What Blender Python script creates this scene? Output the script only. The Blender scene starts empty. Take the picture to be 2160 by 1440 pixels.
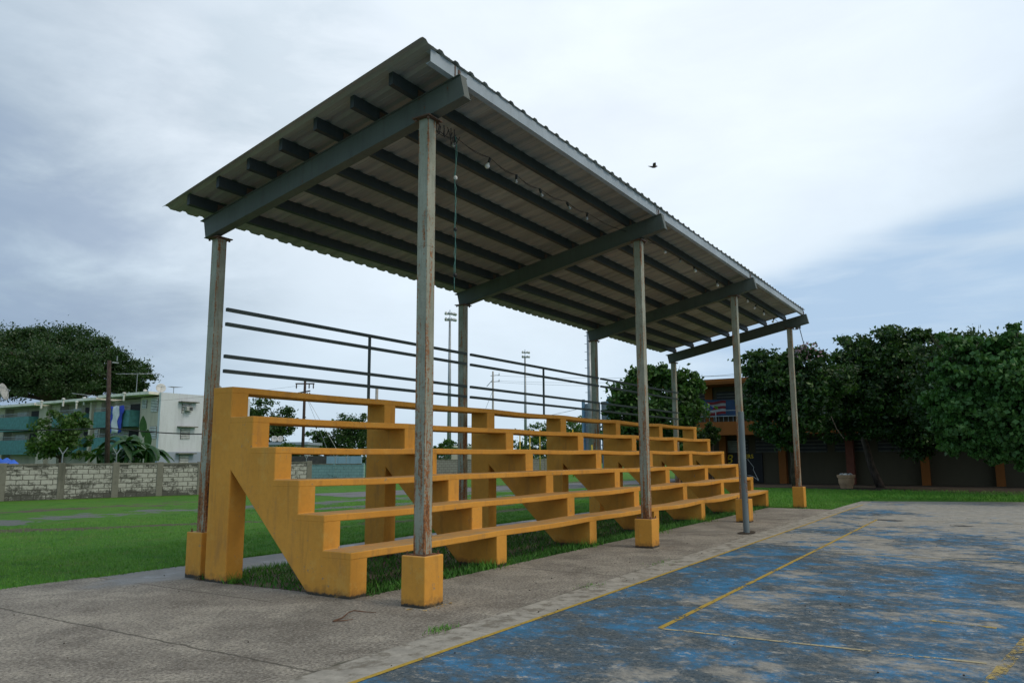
import bpy, math, random
import numpy as np
from mathutils import Vector, Matrix
R = math.radians
random.seed(7)
sc = bpy.context.scene
COL = sc.collection

# ------------------------------------------------------------------ camera
CAM = np.array([-6.6114, -6.3687, 1.6033])
F, YAW, PIT, ROL = 1628.83, 1.0053, 0.1481, -0.0054
fw = np.array([math.sin(YAW)*math.cos(PIT), math.cos(YAW)*math.cos(PIT), math.sin(PIT)])
_r = np.array([math.cos(YAW), -math.sin(YAW), 0.0]); _u = np.cross(_r, fw)
rt = _r*math.cos(ROL) + _u*math.sin(ROL); up = -_r*math.sin(ROL) + _u*math.cos(ROL)
cd = bpy.data.cameras.new('camera'); cam = bpy.data.objects.new('camera', cd); COL.objects.link(cam)
cd.lens = 36.0*F/2160; cd.sensor_width = 36; cd.clip_start = 0.05; cd.clip_end = 3000
m = Matrix.Identity(4)
for i in range(3):
    m[i][0] = rt[i]; m[i][1] = up[i]; m[i][2] = -fw[i]; m[i][3] = CAM[i]
cam.matrix_world = m
sc.camera = cam

def ray(u, v): return fw*F + rt*(u-1080) + up*(720-v)
def at(u, v, D):                      # point D metres away (horizontally) in the direction of a measured sight line
    d = ray(u, v); return Vector(CAM + d*D/math.hypot(d[0], d[1]))
def on(u, v, ax, val):
    d = ray(u, v); return Vector(CAM + d*(val-CAM[ax])/d[ax])

# ------------------------------------------------------------------ sky, sun, exposure
SUN_EL, SUN_AZ = 50, 172              # azimuth clockwise from +Y
w = bpy.data.worlds.new('World'); sc.world = w; w.use_nodes = True
nt = w.node_tree; nt.nodes.clear()
N = nt.nodes.new; L = nt.links.new
def wmath(op, a, b=None, c=None):
    n = N('ShaderNodeMath'); n.operation = op
    for i, x in enumerate((a, b, c)):
        if x is None: continue
        if isinstance(x, (int, float)): n.inputs[i].default_value = x
        else: L(x, n.inputs[i])
    return n.outputs[0]
def wmix(f, a, b, mode='MIX'):
    n = N('ShaderNodeMix'); n.data_type = 'RGBA'; n.blend_type = mode
    for i, x in ((0, f), (6, a), (7, b)):
        if isinstance(x, (int, float)): n.inputs[i].default_value = x
        elif isinstance(x, tuple): n.inputs[i].default_value = (*x, 1)
        else: L(x, n.inputs[i])
    return n.outputs[2]
tc = N('ShaderNodeTexCoord')
sep = N('ShaderNodeSeparateXYZ'); L(tc.outputs['Generated'], sep.inputs[0])
zz = wmath('ADD', wmath('MAXIMUM', sep.outputs[2], 0.0), 0.16)
cmb = N('ShaderNodeCombineXYZ'); L(wmath('DIVIDE', sep.outputs[0], zz), cmb.inputs[0]); L(wmath('DIVIDE', sep.outputs[1], zz), cmb.inputs[1])
def wnoise(vec, scale, det, rough, loc=(0, 0, 0), sc3=(1, 1, 1), rot=0.0, dist=0.0):
    mp = N('ShaderNodeMapping'); mp.inputs['Location'].default_value = loc; mp.inputs['Scale'].default_value = sc3
    mp.inputs['Rotation'].default_value = (0, 0, rot); L(vec, mp.inputs[0])
    n = N('ShaderNodeTexNoise'); n.inputs['Scale'].default_value = scale; n.inputs['Detail'].default_value = det
    n.inputs['Roughness'].default_value = rough; n.inputs['Distortion'].default_value = dist; L(mp.outputs[0], n.inputs['Vector']); return n.outputs[0]
def wblob(d, lo, hi):                 # 0..1, wide patch of cloud round direction d
    n = N('ShaderNodeVectorMath'); n.operation = 'DOT_PRODUCT'; L(tc.outputs['Generated'], n.inputs[0]); n.inputs[1].default_value = Vector(d).normalized()
    r = N('ShaderNodeMapRange'); r.interpolation_type = 'SMOOTHERSTEP'; r.inputs['From Min'].default_value = lo; r.inputs['From Max'].default_value = hi
    L(n.outputs['Value'], r.inputs[0]); return r.outputs[0]
n1 = wnoise(cmb.outputs[0], 1.25, 8, 0.58, (3.1, 1.2, 0), dist=0.5)
n2 = wnoise(cmb.outputs[0], 0.55, 5, 0.5, (7.7, 4.3, 0), (0.45, 1.5, 1), 0.4)
n3 = wnoise(tc.outputs['Generated'], 4.0, 7, 0.58, (1.0, 9.0, 0), (1, 1, 2.6), dist=0.3)
bright = wblob((0.76, 0.44, 0.55), 0.62, 1.0)
darkl = wblob((0.40, 0.86, 0.27), 0.93, 1.0)
darkl2 = wblob((0.33, 0.92, 0.16), 0.95, 1.0)
darkl3 = wblob((0.60, 0.66, 0.43), 0.985, 1.0)
col = wmix(bright, (0.38, 0.52, 0.67), (0.88, 0.97, 1.06))
lownear = wmath('MULTIPLY', wmath('SUBTRACT', 1.0, wmath('MINIMUM', wmath('MULTIPLY', wmath('MAXIMUM', sep.outputs[2], 0.0), 2.6), 1.0)), 0.55)
col = wmix(lownear, col, (0.46, 0.64, 0.78))
d1 = wmath('MULTIPLY', darkl, wmath('MULTIPLY_ADD', wmath('MULTIPLY_ADD', n1, 0.5, wmath('MULTIPLY', n3, 0.5)), 3.4, -1.2)); 
col = wmix(wmath('MINIMUM', wmath('MAXIMUM', d1, 0.0), 0.8), col, (0.22, 0.31, 0.41))
d2 = wmath('MULTIPLY', darkl2, wmath('MULTIPLY_ADD', n3, 3.6, -1.3))
col = wmix(wmath('MINIMUM', wmath('MAXIMUM', d2, 0.0), 0.6), col, (0.23, 0.31, 0.47))
d3 = wmath('MULTIPLY', darkl3, wmath('MULTIPLY_ADD', n3, 3.0, -1.1))
col = wmix(wmath('MINIMUM', wmath('MAXIMUM', d3, 0.0), 0.5), col, (0.42, 0.53, 0.62))
s1 = wmath('MULTIPLY_ADD', n3, 0.36, 0.83)
scl = N('ShaderNodeVectorMath'); scl.operation = 'SCALE'; L(col, scl.inputs[0]); L(s1, scl.inputs['Scale']); col = scl.outputs[0]
col = wmix(0.22, col, wmix(bright, (0.40, 0.56, 0.71), (0.88, 0.97, 1.06)))
sky = N('ShaderNodeTexSky'); sky.sky_type = 'NISHITA'; sky.sun_disc = False
sky.sun_elevation = R(SUN_EL); sky.sun_rotation = R(SUN_AZ)
bgS = N('ShaderNodeBackground'); bgS.inputs[1].default_value = 0.12; L(sky.outputs[0], bgS.inputs[0])
# thinner cloud glowing round the veiled sun, behind and right of the camera
glow = wblob(tuple(math.cos(R(SUN_EL))*q for q in (math.sin(R(SUN_AZ)), math.cos(R(SUN_AZ)), math.tan(R(SUN_EL)))), 0.55, 1.0)
col = wmix(glow, col, (1.10, 1.02, 0.88))
# clearer band low in the east under a ragged cloud edge, with thin streaks across it
gap = wblob((0.985, -0.15, 0.10), 0.80, 0.955)
edge_ = wmath('SUBTRACT', wmath('MULTIPLY_ADD', sep.outputs[1], -0.20, 0.262), sep.outputs[2])
edge_ = wmath('ADD', edge_, wmath('MULTIPLY', wmath('SUBTRACT', n2, 0.5), 0.13))
er = N('ShaderNodeMapRange'); er.interpolation_type = 'SMOOTHSTEP'; er.inputs['From Min'].default_value = -0.012; er.inputs['From Max'].default_value = 0.030; L(edge_, er.inputs[0])
streak = wnoise(tc.outputs['Generated'], 3.0, 6, 0.55, (2, 5, 0), (1, 1, 6.5), 0.0, 0.4)
gapn = wmath('MULTIPLY', wmath('MULTIPLY', gap, er.outputs[0]), wmath('MULTIPLY_ADD', streak, -2.6, 2.05))
col = wmix(wmath('MINIMUM', wmath('MAXIMUM', gapn, 0.0), 0.9), col, (0.43, 0.60, 0.81))
fac = wmath('SUBTRACT', 1.0, wmath('MINIMUM', wmath('MAXIMUM', wmath('MULTIPLY', gapn, 0.06), 0.02), 0.06))
bgC = N('ShaderNodeBackground'); bgC.inputs[1].default_value = 1.0; L(col, bgC.inputs[0])
mx = N('ShaderNodeMixShader'); L(fac, mx.inputs[0]); L(bgS.outputs[0], mx.inputs[1]); L(bgC.outputs[0], mx.inputs[2])
wo = N('ShaderNodeOutputWorld'); L(mx.outputs[0], wo.inputs[0])

sd = bpy.data.lights.new('sun', 'SUN'); so = bpy.data.objects.new('sun', sd); COL.objects.link(so)
sd.energy = 0.95; sd.angle = R(14); sd.color = (1.0, 0.92, 0.80)
az, el = R(SUN_AZ), R(SUN_EL)
tosun = Vector((math.sin(az)*math.cos(el), math.cos(az)*math.cos(el), math.sin(el)))
so.rotation_euler = tosun.to_track_quat('Z', 'Y').to_euler(); so.location = tosun*60
sc.view_settings.view_transform = 'Standard'; sc.view_settings.look = 'None'
sc.view_settings.exposure = 0.0; sc.view_settings.gamma = 1.0
sc.render.engine = 'CYCLES'; sc.cycles.use_denoising = True; sc.cycles.max_bounces = 6
sc.cycles.transparent_max_bounces = 8

# ------------------------------------------------------------------ materials
# worn tracks across the lawn: y = a + b x, half width, raggedness, gravel?, x range
BANDS = [(16.5, -0.12, 0.45, 5.5, 1, -30, 60), (14.6, -0.69, 0.22, 3.0, 0, -6, 7), (9.6, -0.10, 0.12, 3.5, 0, 6, 40), (7.6, -0.09, 0.18, 2.8, 0, 6, 17), (13.0, -0.08, 0.28, 4.0, 1, 9, 60), (20.5, -0.10, 0.3, 6.0, 0, -30, 60)]
class MT:
    def __init__(s, name):
        s.m = bpy.data.materials.new(name); s.m.use_nodes = True; s.t = s.m.node_tree; s.b = s.t.nodes['Principled BSDF']
        s.tc = s.t.nodes.new('ShaderNodeTexCoord'); s.geo = s.t.nodes.new('ShaderNodeNewGeometry')
    def node(s, k): return s.t.nodes.new(k)
    def set(s, sock, x):
        if isinstance(x, (int, float)): sock.default_value = x
        elif isinstance(x, (tuple, list)): sock.default_value = (*x, 1) if len(x) == 3 and sock.type == 'RGBA' else x
        else: s.t.links.new(x, sock)
    def pos(s): return s.geo.outputs['Position']
    def obj(s): return s.tc.outputs['Object']
    def mapv(s, vec, scale=(1, 1, 1), loc=(0, 0, 0), rot=(0, 0, 0)):
        n = s.node('ShaderNodeMapping'); n.inputs['Scale'].default_value = scale; n.inputs['Location'].default_value = loc; n.inputs['Rotation'].default_value = rot
        s.set(n.inputs[0], vec); return n.outputs[0]
    def noise(s, scale, det=4, rough=0.55, vec=None, dist=0.0):
        n = s.node('ShaderNodeTexNoise'); n.inputs['Scale'].default_value = scale; n.inputs['Detail'].default_value = det
        n.inputs['Roughness'].default_value = rough; n.inputs['Distortion'].default_value = dist
        s.set(n.inputs['Vector'], s.pos() if vec is None else vec); return n.outputs[0]
    def vor(s, scale, vec=None, feature='F1', out=0):
        n = s.node('ShaderNodeTexVoronoi'); n.feature = feature; n.inputs['Scale'].default_value = scale
        s.set(n.inputs['Vector'], s.pos() if vec is None else vec); return n.outputs[out]
    def rng(s, x, a, b, c=0.0, d=1.0):
        n = s.node('ShaderNodeMapRange'); n.inputs['From Min'].default_value = a; n.inputs['From Max'].default_value = b
        n.inputs['To Min'].default_value = c; n.inputs['To Max'].default_value = d; s.set(n.inputs[0], x); return n.outputs[0]
    def math(s, op, a, b=0.0, c=0.0):
        n = s.node('ShaderNodeMath'); n.operation = op
        for i, x in enumerate((a, b, c)): s.set(n.inputs[i], x)
        return n.outputs[0]
    def mix(s, f, a, b, mode='MIX'):
        n = s.node('ShaderNodeMix'); n.data_type = 'RGBA'; n.blend_type = mode
        s.set(n.inputs[0], f); s.set(n.inputs[6], a); s.set(n.inputs[7], b); return n.outputs[2]
    def xyz(s, vec): 
        n = s.node('ShaderNodeSeparateXYZ'); s.set(n.inputs[0], vec); return n.outputs
    def bump(s, h, strength=0.3, dist=0.01):
        n = s.node('ShaderNodeBump'); n.inputs['Strength'].default_value = strength; n.inputs['Distance'].default_value = dist
        s.set(n.inputs['Height'], h); s.t.links.new(n.outputs[0], s.b.inputs['Normal'])
    def done(s, col, rough=0.7, metal=0.0, spec=0.5):
        s.set(s.b.inputs['Base Color'], col); s.set(s.b.inputs['Roughness'], rough); s.set(s.b.inputs['Metallic'], metal); s.set(s.b.inputs['Specular IOR Level'], spec)
        return s.m
def plain(name, c, rough=0.7, metal=0.0, var=0.25, scale=3.0, spec=0.4):
    t = MT(name); n = t.noise(scale, 5); k = tuple(x*(1-var) for x in c); h = tuple(min(1, x*(1+var)) for x in c)
    return t.done(t.mix(t.rng(n, 0.3, 0.7), k, h), rough, metal, spec)

def m_yellow():
    t = MT('ochre_paint'); p = t.pos(); z = t.math('SUBTRACT', t.xyz(p)[2], 0.030)
    big = t.noise(1.1, 5, 0.6); fine = t.noise(14, 5, 0.65); st = t.noise(5, 4, 0.6, t.mapv(p, (1, 1, 0.22)))
    c = t.mix(t.rng(big, 0.3, 0.7), (0.58, 0.265, 0.038), (0.71, 0.340, 0.054))
    c = t.mix(t.rng(fine, 0.45, 0.8, 0, 0.35), c, (0.42, 0.20, 0.045))
    c = t.mix(t.math('MULTIPLY', t.rng(st, 0.56, 0.72, 0, 0.55), 1.0), c, (0.38, 0.19, 0.06))
    nz = t.xyz(t.geo.outputs['Normal'])[2]
    wear = t.math('MULTIPLY', t.rng(nz, 0.6, 0.95), t.rng(t.noise(3.2, 6, 0.7), 0.35, 0.62, 0.25, 0.9))
    c = t.mix(wear, c, (0.36, 0.25, 0.13))
    # mildew and splashed dirt with a ragged edge along the foot of the concrete
    foot = t.math('SUBTRACT', t.math('MULTIPLY', t.noise(9, 5, 0.7), 0.34), z)
    c = t.mix(t.rng(foot, 0.06, 0.17, 0, 0.75), c, (0.20, 0.10, 0.035))
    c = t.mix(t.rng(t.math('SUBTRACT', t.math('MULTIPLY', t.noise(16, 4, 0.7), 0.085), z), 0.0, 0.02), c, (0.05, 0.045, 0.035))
    run = t.noise(7, 5, 0.65, t.mapv(p, (1, 1, 0.10), (3, 1, 0)))
    c = t.mix(t.math('MULTIPLY', t.rng(run, 0.58, 0.68, 0, 0.28), t.rng(nz, 0.5, 0.1)), c, (0.26, 0.13, 0.045))
    chip = t.math('ADD', t.math('MULTIPLY', t.noise(19, 6, 0.8), 0.7), t.math('MULTIPLY', t.noise(2.4, 3, 0.6), 0.3))
    c = t.mix(t.rng(chip, 0.615, 0.625), c, (0.23, 0.20, 0.16))
    c = t.mix(t.rng(t.noise(3.1, 7, 0.8, t.mapv(p, (1, 1, 1), (9, 9, 9))), 0.55, 0.63, 0, 0.35), c, (0.66, 0.40, 0.10))
    t.bump(t.math('ADD', t.math('MULTIPLY', big, 2.0), t.noise(60, 4, 0.7)), 0.35, 0.006)
    return t.done(c, 0.75, 0, 0.3)
def m_steel(name, base, rust=0.5, seed=0.0, grime=(0.06, 0.065, 0.06)):
    t = MT(name); p = t.mapv(t.pos(), loc=(seed, seed*2, 0)); z = t.xyz(t.pos())[2]
    big = t.noise(2.2, 5, 0.6, p); sp = t.noise(26, 5, 0.7, p); st = t.noise(9, 5, 0.65, t.mapv(p, (1.6, 1.6, 0.16)))
    hi = tuple(min(1, x*1.35) for x in base)
    c = t.mix(t.rng(big, 0.3, 0.7), base, hi)
    c = t.mix(t.rng(st, 0.5, 0.75, 0, 0.5), c, grime)
    r = t.mix(t.rng(t.noise(30, 3, 0.6, p), 0.3, 0.7), (0.22, 0.075, 0.022), (0.09, 0.035, 0.018))
    low = t.rng(z, 0.4, 3.4, 0.11, 0.0) if False else t.rng(z, 0.4, 2.6, 0.08, 0.0)
    a = t.math('ADD', t.math('MULTIPLY', st, 0.62), t.math('ADD', t.math('MULTIPLY', sp, 0.38), low))
    th = 0.70 - 0.115*rust
    c = t.mix(t.rng(a, th, th+0.05), c, r)
    t.bump(t.math('ADD', sp, t.rng(a, th-.02, th+.05)), 0.3, 0.004)
    return t.done(c, 0.55, 0.0, 0.4)
def m_column():
    t = MT('column_paint'); o = t.obj(); x, y, z = t.xyz(o); oi = t.node('ShaderNodeObjectInfo'); rnd = oi.outputs['Random']
    p = t.node('ShaderNodeVectorMath'); p.operation = 'ADD'; t.set(p.inputs[0], o); cb = t.node('ShaderNodeCombineXYZ'); t.set(cb.inputs[2], t.math('MULTIPLY', rnd, 37.0)); t.set(p.inputs[1], cb.outputs[0]); p = p.outputs[0]
    big = t.noise(2.4, 5, 0.6, p); sp = t.noise(34, 5, 0.75, p); st = t.noise(11, 6, 0.7, t.mapv(p, (1.5, 1.5, 0.10))); st2 = t.noise(24, 5, 0.7, t.mapv(p, (1.2, 1.2, 0.16)))
    corner = t.math('MULTIPLY', t.math('MINIMUM', t.math('ABSOLUTE', x), t.math('ABSOLUTE', y)), 1/0.0725)
    c = t.mix(t.rng(big, 0.3, 0.7), (0.245, 0.255, 0.195), (0.385, 0.395, 0.32))
    c = t.mix(t.rng(st2, 0.5, 0.68, 0, 0.55), c, (0.13, 0.14, 0.12))
    c = t.mix(t.rng(sp, 0.56, 0.68, 0, 0.5), c, (0.10, 0.10, 0.08))
    low = t.rng(z, 0.0, 2.6, 0.085, 0.0); cr = t.rng(corner, 0.80, 0.98, 0.0, 0.075)
    a = t.math('ADD', t.math('ADD', t.math('MULTIPLY', st, 0.66), t.math('MULTIPLY', sp, 0.34)), t.math('ADD', low, cr))
    a = t.math('ADD', a, t.math('MULTIPLY', t.math('SUBTRACT', t.noise(1.1, 3, 0.5, p), 0.5), 0.16))
    r = t.mix(t.rng(t.noise(40, 3, 0.6, p), 0.3, 0.7), (0.42, 0.16, 0.04), (0.14, 0.055, 0.022))
    c = t.mix(t.rng(a, 0.545, 0.595), c, r); c = t.mix(t.rng(a, 0.63, 0.69), c, (0.055, 0.035, 0.025))
    t.bump(t.math('ADD', sp, t.rng(a, .56, .62)), 0.35, 0.004)
    return t.done(c, 0.6, 0.0, 0.35)
def m_roof():
    t = MT('zinc_roofing'); p = t.pos()
    a = t.noise(1.6, 4, 0.6, t.mapv(p, (3.0, 0.35, 1))); b = t.noise(20, 4, 0.7)
    c = t.mix(t.rng(a, 0.3, 0.7), (0.25, 0.27, 0.255), (0.44, 0.455, 0.41)); wn = t.node('ShaderNodeTexWhiteNoise'); wn.noise_dimensions = '1D'; t.set(wn.inputs['W'], t.math('FLOOR', t.math('DIVIDE', t.math('ADD', t.xyz(p)[0], 0.6), 0.9))); c = t.mix(t.math('MULTIPLY', wn.outputs[0], 0.45), c, (0.16, 0.165, 0.145))
    c = t.mix(t.rng(b, 0.5, 0.8, 0, 0.4), c, (0.22, 0.20, 0.14))
    return t.done(c, 0.5, 0.0, 0.5)
def m_apron():
    t = MT('exposed_aggregate_concrete'); p = t.pos(); X, Y, Z = t.xyz(p)
    big = t.noise(0.35, 5, 0.6); mid = t.noise(1.05, 10, 0.74, dist=0.3); gr = t.noise(34, 4, 0.8); gr2 = t.noise(90, 2, 0.8); blot = t.noise(6, 5, 0.7)
    st = t.vor(55)
    c = t.mix(t.rng(big, 0.3, 0.7), (0.200, 0.182, 0.155), (0.290, 0.264, 0.224))
    c = t.mix(t.rng(mid, 0.52, 0.575, 0, 0.75), c, (0.37, 0.34, 0.285))
    c = t.mix(t.rng(mid, 0.42, 0.47, 0.6, 0), c, (0.125, 0.11, 0.092))
    c = t.mix(t.rng(blot, 0.5, 0.75, 0, 0.35), c, (0.14, 0.125, 0.105))
    c = t.mix(t.rng(gr, 0.50, 0.58, 0, 0.75), c, (0.075, 0.068, 0.058))
    c = t.mix(t.rng(gr, 0.46, 0.36, 0, 0.65), c, (0.46, 0.43, 0.38))
    c = t.mix(t.rng(gr2, 0.56, 0.66, 0, 0.35), c, (0.07, 0.065, 0.055))
    wob = t.math('MULTIPLY', t.math('SUBTRACT', t.noise(5, 4, 0.7), 0.5), 0.09)
    def line(coord, v, wd, a):
        d = t.math('ABSOLUTE', t.math('SUBTRACT', t.math('ADD', coord, wob), v)); return t.rng(d, wd*0.4, wd, a, 0)
    for v in (-2.3, -5.4, 3.1, 6.2, 9.3, 12.4, 15.5): c = t.mix(line(X, v, 0.02, 0.8), c, (0.06, 0.055, 0.045))
    c = t.mix(t.math('MULTIPLY', line(X, -0.55, 0.018, 0.8), t.rng(Y, 0.6, 0.7)), c, (0.06, 0.055, 0.045))
    ck = t.vor(0.45, t.mapv(t.pos(), loc=(0.3, 0.1, 0)), 'DISTANCE_TO_EDGE'); ck = t.math('ADD', ck, t.math('MULTIPLY', t.math('SUBTRACT', t.noise(6, 5, 0.8), 0.5), 0.05))
    c = t.mix(t.math('MULTIPLY', t.rng(t.math('ABSOLUTE', ck), 0.0, 0.007, 0.7, 0), t.rng(t.noise(0.8, 3), 0.54, 0.62, 0, 0.7)), c, (0.07, 0.06, 0.05))
    # grimy crumbling band beside the court slab
    e = t.rng(t.math('ABSOLUTE', t.math('ADD', t.math('ADD', Y, 1.93), t.math('MULTIPLY', t.math('SUBTRACT', t.noise(2.2, 5, 0.7), 0.5), 0.35))), 0.02, 0.09, 0.75, 0)
    c = t.mix(t.math('MULTIPLY', e, t.rng(t.noise(1.3, 4, 0.7), 0.4, 0.6)), c, (0.07, 0.07, 0.05))
    # still damp where rain water stands near the back path
    dx = t.math('MULTIPLY', t.math('SUBTRACT', X, 0.3), 0.55); dy = t.math('MULTIPLY', t.math('SUBTRACT', Y, 3.45), 1.5)
    rr = t.math('SQRT', t.math('ADD', t.math('MULTIPLY', dx, dx), t.math('MULTIPLY', dy, dy)))
    wet = t.rng(t.math('ADD', rr, t.math('MULTIPLY', t.math('SUBTRACT', t.noise(1.6, 5, 0.7), 0.5), 1.1)), 0.55, 0.85, 1.0, 0.0)
    c = t.mix(t.math('MULTIPLY', wet, 0.7), c, (0.135, 0.14, 0.145))
    t.bump(t.math('ADD', t.math('MULTIPLY', gr, 1.0), t.math('MULTIPLY', t.noise(8, 4, 0.7), 2.0)), 0.7, 0.012)
    return t.done(c, t.rng(wet, 0, 1, 0.9, 0.42), 0, 0.25)
def m_court():
    t = MT('worn_blue_court_paint'); p = t.pos(); X, Y, Z = t.xyz(p)
    ps = t.mapv(p, (1.0, 0.8, 1), rot=(0, 0, R(-30)))
    A = t.noise(0.55, 12, 0.74, ps, 0.2); B = t.noise(1.1, 12, 0.76, t.mapv(ps, loc=(5, 9, 0)), 0.2); C = t.noise(2.3, 10, 0.78, t.mapv(ps, loc=(1, 17, 0)))
    D = t.noise(6, 6, 0.75, t.mapv(ps, loc=(2, 2, 0))); G = t.noise(26, 5, 0.85); F_ = t.noise(0.23, 4, 0.5, t.mapv(p, loc=(4, 1, 0)))
    conc = t.mix(t.rng(D, 0.35, 0.65), (0.25, 0.238, 0.212), (0.38, 0.360, 0.318))
    blue = t.mix(t.rng(D, 0.40, 0.60), (0.055, 0.135, 0.220), (0.055, 0.200, 0.380))
    slate = t.mix(t.rng(G, 0.42, 0.58), (0.050, 0.062, 0.068), (0.125, 0.140, 0.145))
    # the coat is rubbed to slate grey in places and gone down to the pale slab in others
    lane = t.rng(Y, -3.7, -3.4, 0.0, -0.035)
    c = t.mix(t.rng(t.math('ADD', B, t.math('MULTIPLY', t.rng(X, 2.0, -2.0), 0.03)), 0.465, 0.555, 0.03, 0.88), blue, slate)
    c = t.mix(t.rng(C, 0.47, 0.56, 0, 0.7), c, slate)
    far = t.math('ADD', t.rng(X, 5.0, 15.0, 0.0, 0.10), lane)
    far = t.math('ADD', far, t.math('MULTIPLY', t.math('SUBTRACT', F_, 0.5), 0.22))
    v = t.math('ADD', far, t.math('ADD', t.math('MULTIPLY', A, 0.62), t.math('MULTIPLY', C, 0.38)))
    c = t.mix(t.rng(v, 0.510, 0.570, 0, 0.88), c, conc); fl_ = t.noise(13, 7, 0.85, t.mapv(ps, loc=(7, 3, 0)))
    c = t.mix(t.rng(t.math('ADD', fl_, t.math('MULTIPLY', far, 0.35)), 0.545, 0.60, 0, 0.6), c, conc)
    c = t.mix(t.rng(t.math('ADD', D, t.math('MULTIPLY', far, 0.5)), 0.60, 0.64, 0, 0.7), c, conc)
    c = t.mix(t.rng(G, 0.55, 0.63, 0, 0.6), c, (0.06, 0.066, 0.07))
    wB = D
    c = t.mix(t.rng(t.math('ADD', Y, t.math('MULTIPLY', t.math('SUBTRACT', wB, 0.5), 0.1)), -2.345, -2.325), c, conc)
    c = t.mix(t.math('MULTIPLY', t.rng(Y, -2.3, -2.2), t.rng(t.noise(5, 8, 0.75), 0.50, 0.58, 0, 0.75)), c, (0.15, 0.135, 0.11))
    t.bump(t.math('ADD', G, v), 0.35, 0.006)
    return t.done(c, 0.9, 0, 0.0)
def m_line(name, c1, th):
    t = MT(name); a = t.noise(3.0, 7, 0.75); b = t.noise(30, 3, 0.7)
    k = t.math('ADD', t.math('MULTIPLY', a, 0.7), t.math('MULTIPLY', b, 0.3))
    mask = t.rng(k, th, th+0.07)
    tr = t.node('ShaderNodeBsdfTransparent'); mxn = t.node('ShaderNodeMixShader')
    t.done(t.mix(t.rng(b, 0.3, 0.7), c1, tuple(x*0.7 for x in c1)), 0.8, 0, 0.3)
    t.set(mxn.inputs[0], mask); t.t.links.new(t.b.outputs[0], mxn.inputs[1]); t.t.links.new(tr.outputs[0], mxn.inputs[2])
    t.t.links.new(mxn.outputs[0], t.t.nodes['Material Output'].inputs[0]); return t.m
def m_grass():
    t = MT('lawn'); X, Y, Z = t.xyz(t.pos()); big = t.noise(0.25, 5, 0.6); mid = t.noise(1.3, 8, 0.75); fine = t.noise(45, 4, 0.8); low = t.noise(0.5, 9, 0.74)
    c = t.mix(t.rng(big, 0.35, 0.65), (0.060, 0.200, 0.018), (0.100, 0.250, 0.026))
    c = t.mix(t.rng(mid, 0.50, 0.60, 0, 0.6), c, (0.135, 0.185, 0.045))
    c = t.mix(t.rng(mid, 0.44, 0.38, 0, 0.6), c, (0.030, 0.095, 0.014))
    c = t.mix(t.rng(fine, 0.45, 0.62, 0, 0.7), c, (0.024, 0.085, 0.012))
    earth = t.mix(t.rng(fine, 0.35, 0.65), (0.075, 0.06, 0.045), (0.15, 0.125, 0.095)); stone = t.mix(t.rng(fine, 0.35, 0.65), (0.115, 0.125, 0.135), (0.20, 0.205, 0.21))
    def band(a, b, w, col, c, k=2.4, x0=-99, x1=99):
        d = t.math('ABSOLUTE', t.math('SUBTRACT', Y, t.math('ADD', t.math('MULTIPLY', X, b), a)))
        m_ = t.rng(t.math('ADD', d, t.math('MULTIPLY', t.math('SUBTRACT', low, 0.5), k*2)), w, w*1.25+0.05, 0.9, 0)
        return t.mix(t.math('MULTIPLY', m_, t.math('MULTIPLY', t.rng(X, x0, x0+1), t.rng(X, x1, x1+1, 1, 0))), c, col)
    for a_, b_, w_, k_, cc, x0, x1 in BANDS: c = band(a_, b_, w_, stone if cc else earth, c, k_, x0, x1)
    t.bump(t.math('ADD', fine, mid), 0.9, 0.05)
    return t.done(c, 0.9, 0, 0.15)
def m_blade(name='grass_blades', a=(0.066, 0.245, 0.022), b=(0.135, 0.325, 0.035), c=(0.30, 0.34, 0.09)):
    t = MT(name); n = t.noise(1.1, 5, 0.7); f = t.noise(30, 2)
    k = t.mix(t.rng(n, 0.35, 0.65), a, b); k = t.mix(t.rng(f, 0.55, 0.75, 0, 0.5), k, c)
    return t.done(k, 0.6, 0, 0.3)
def m_leaf(name, a, b, hi, s=1.2, spec=0.4):
    t = MT(name); n = t.noise(s, 4, 0.6); f = t.noise(s*9, 3, 0.7)
    k = t.mix(t.rng(n, 0.35, 0.65), a, b); k = t.mix(t.rng(f, 0.5, 0.72, 0, 0.8), k, hi)
    t.done(k, 0.5, 0, spec)
    tl = t.node('ShaderNodeBsdfTranslucent'); t.set(tl.inputs[0], t.mix(0.5, k, (0.10, 0.22, 0.02)))
    mxn = t.node('ShaderNodeMixShader'); mxn.inputs[0].default_value = 0.22
    t.t.links.new(t.b.outputs[0], mxn.inputs[1]); t.t.links.new(tl.outputs[0], mxn.inputs[2])
    t.t.links.new(mxn.outputs[0], t.t.nodes['Material Output'].inputs[0]); return t.m
def m_bark(name='bark', c=(0.07, 0.055, 0.045)):
    t = MT(name); n = t.noise(12, 5, 0.7, t.mapv(t.pos(), (1, 1, 0.3)))
    t.bump(n, 0.6, 0.03); return t.done(t.mix(t.rng(n, 0.35, 0.65), tuple(x*0.55 for x in c), tuple(x*1.5 for x in c)), 0.9, 0, 0.2)
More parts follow.
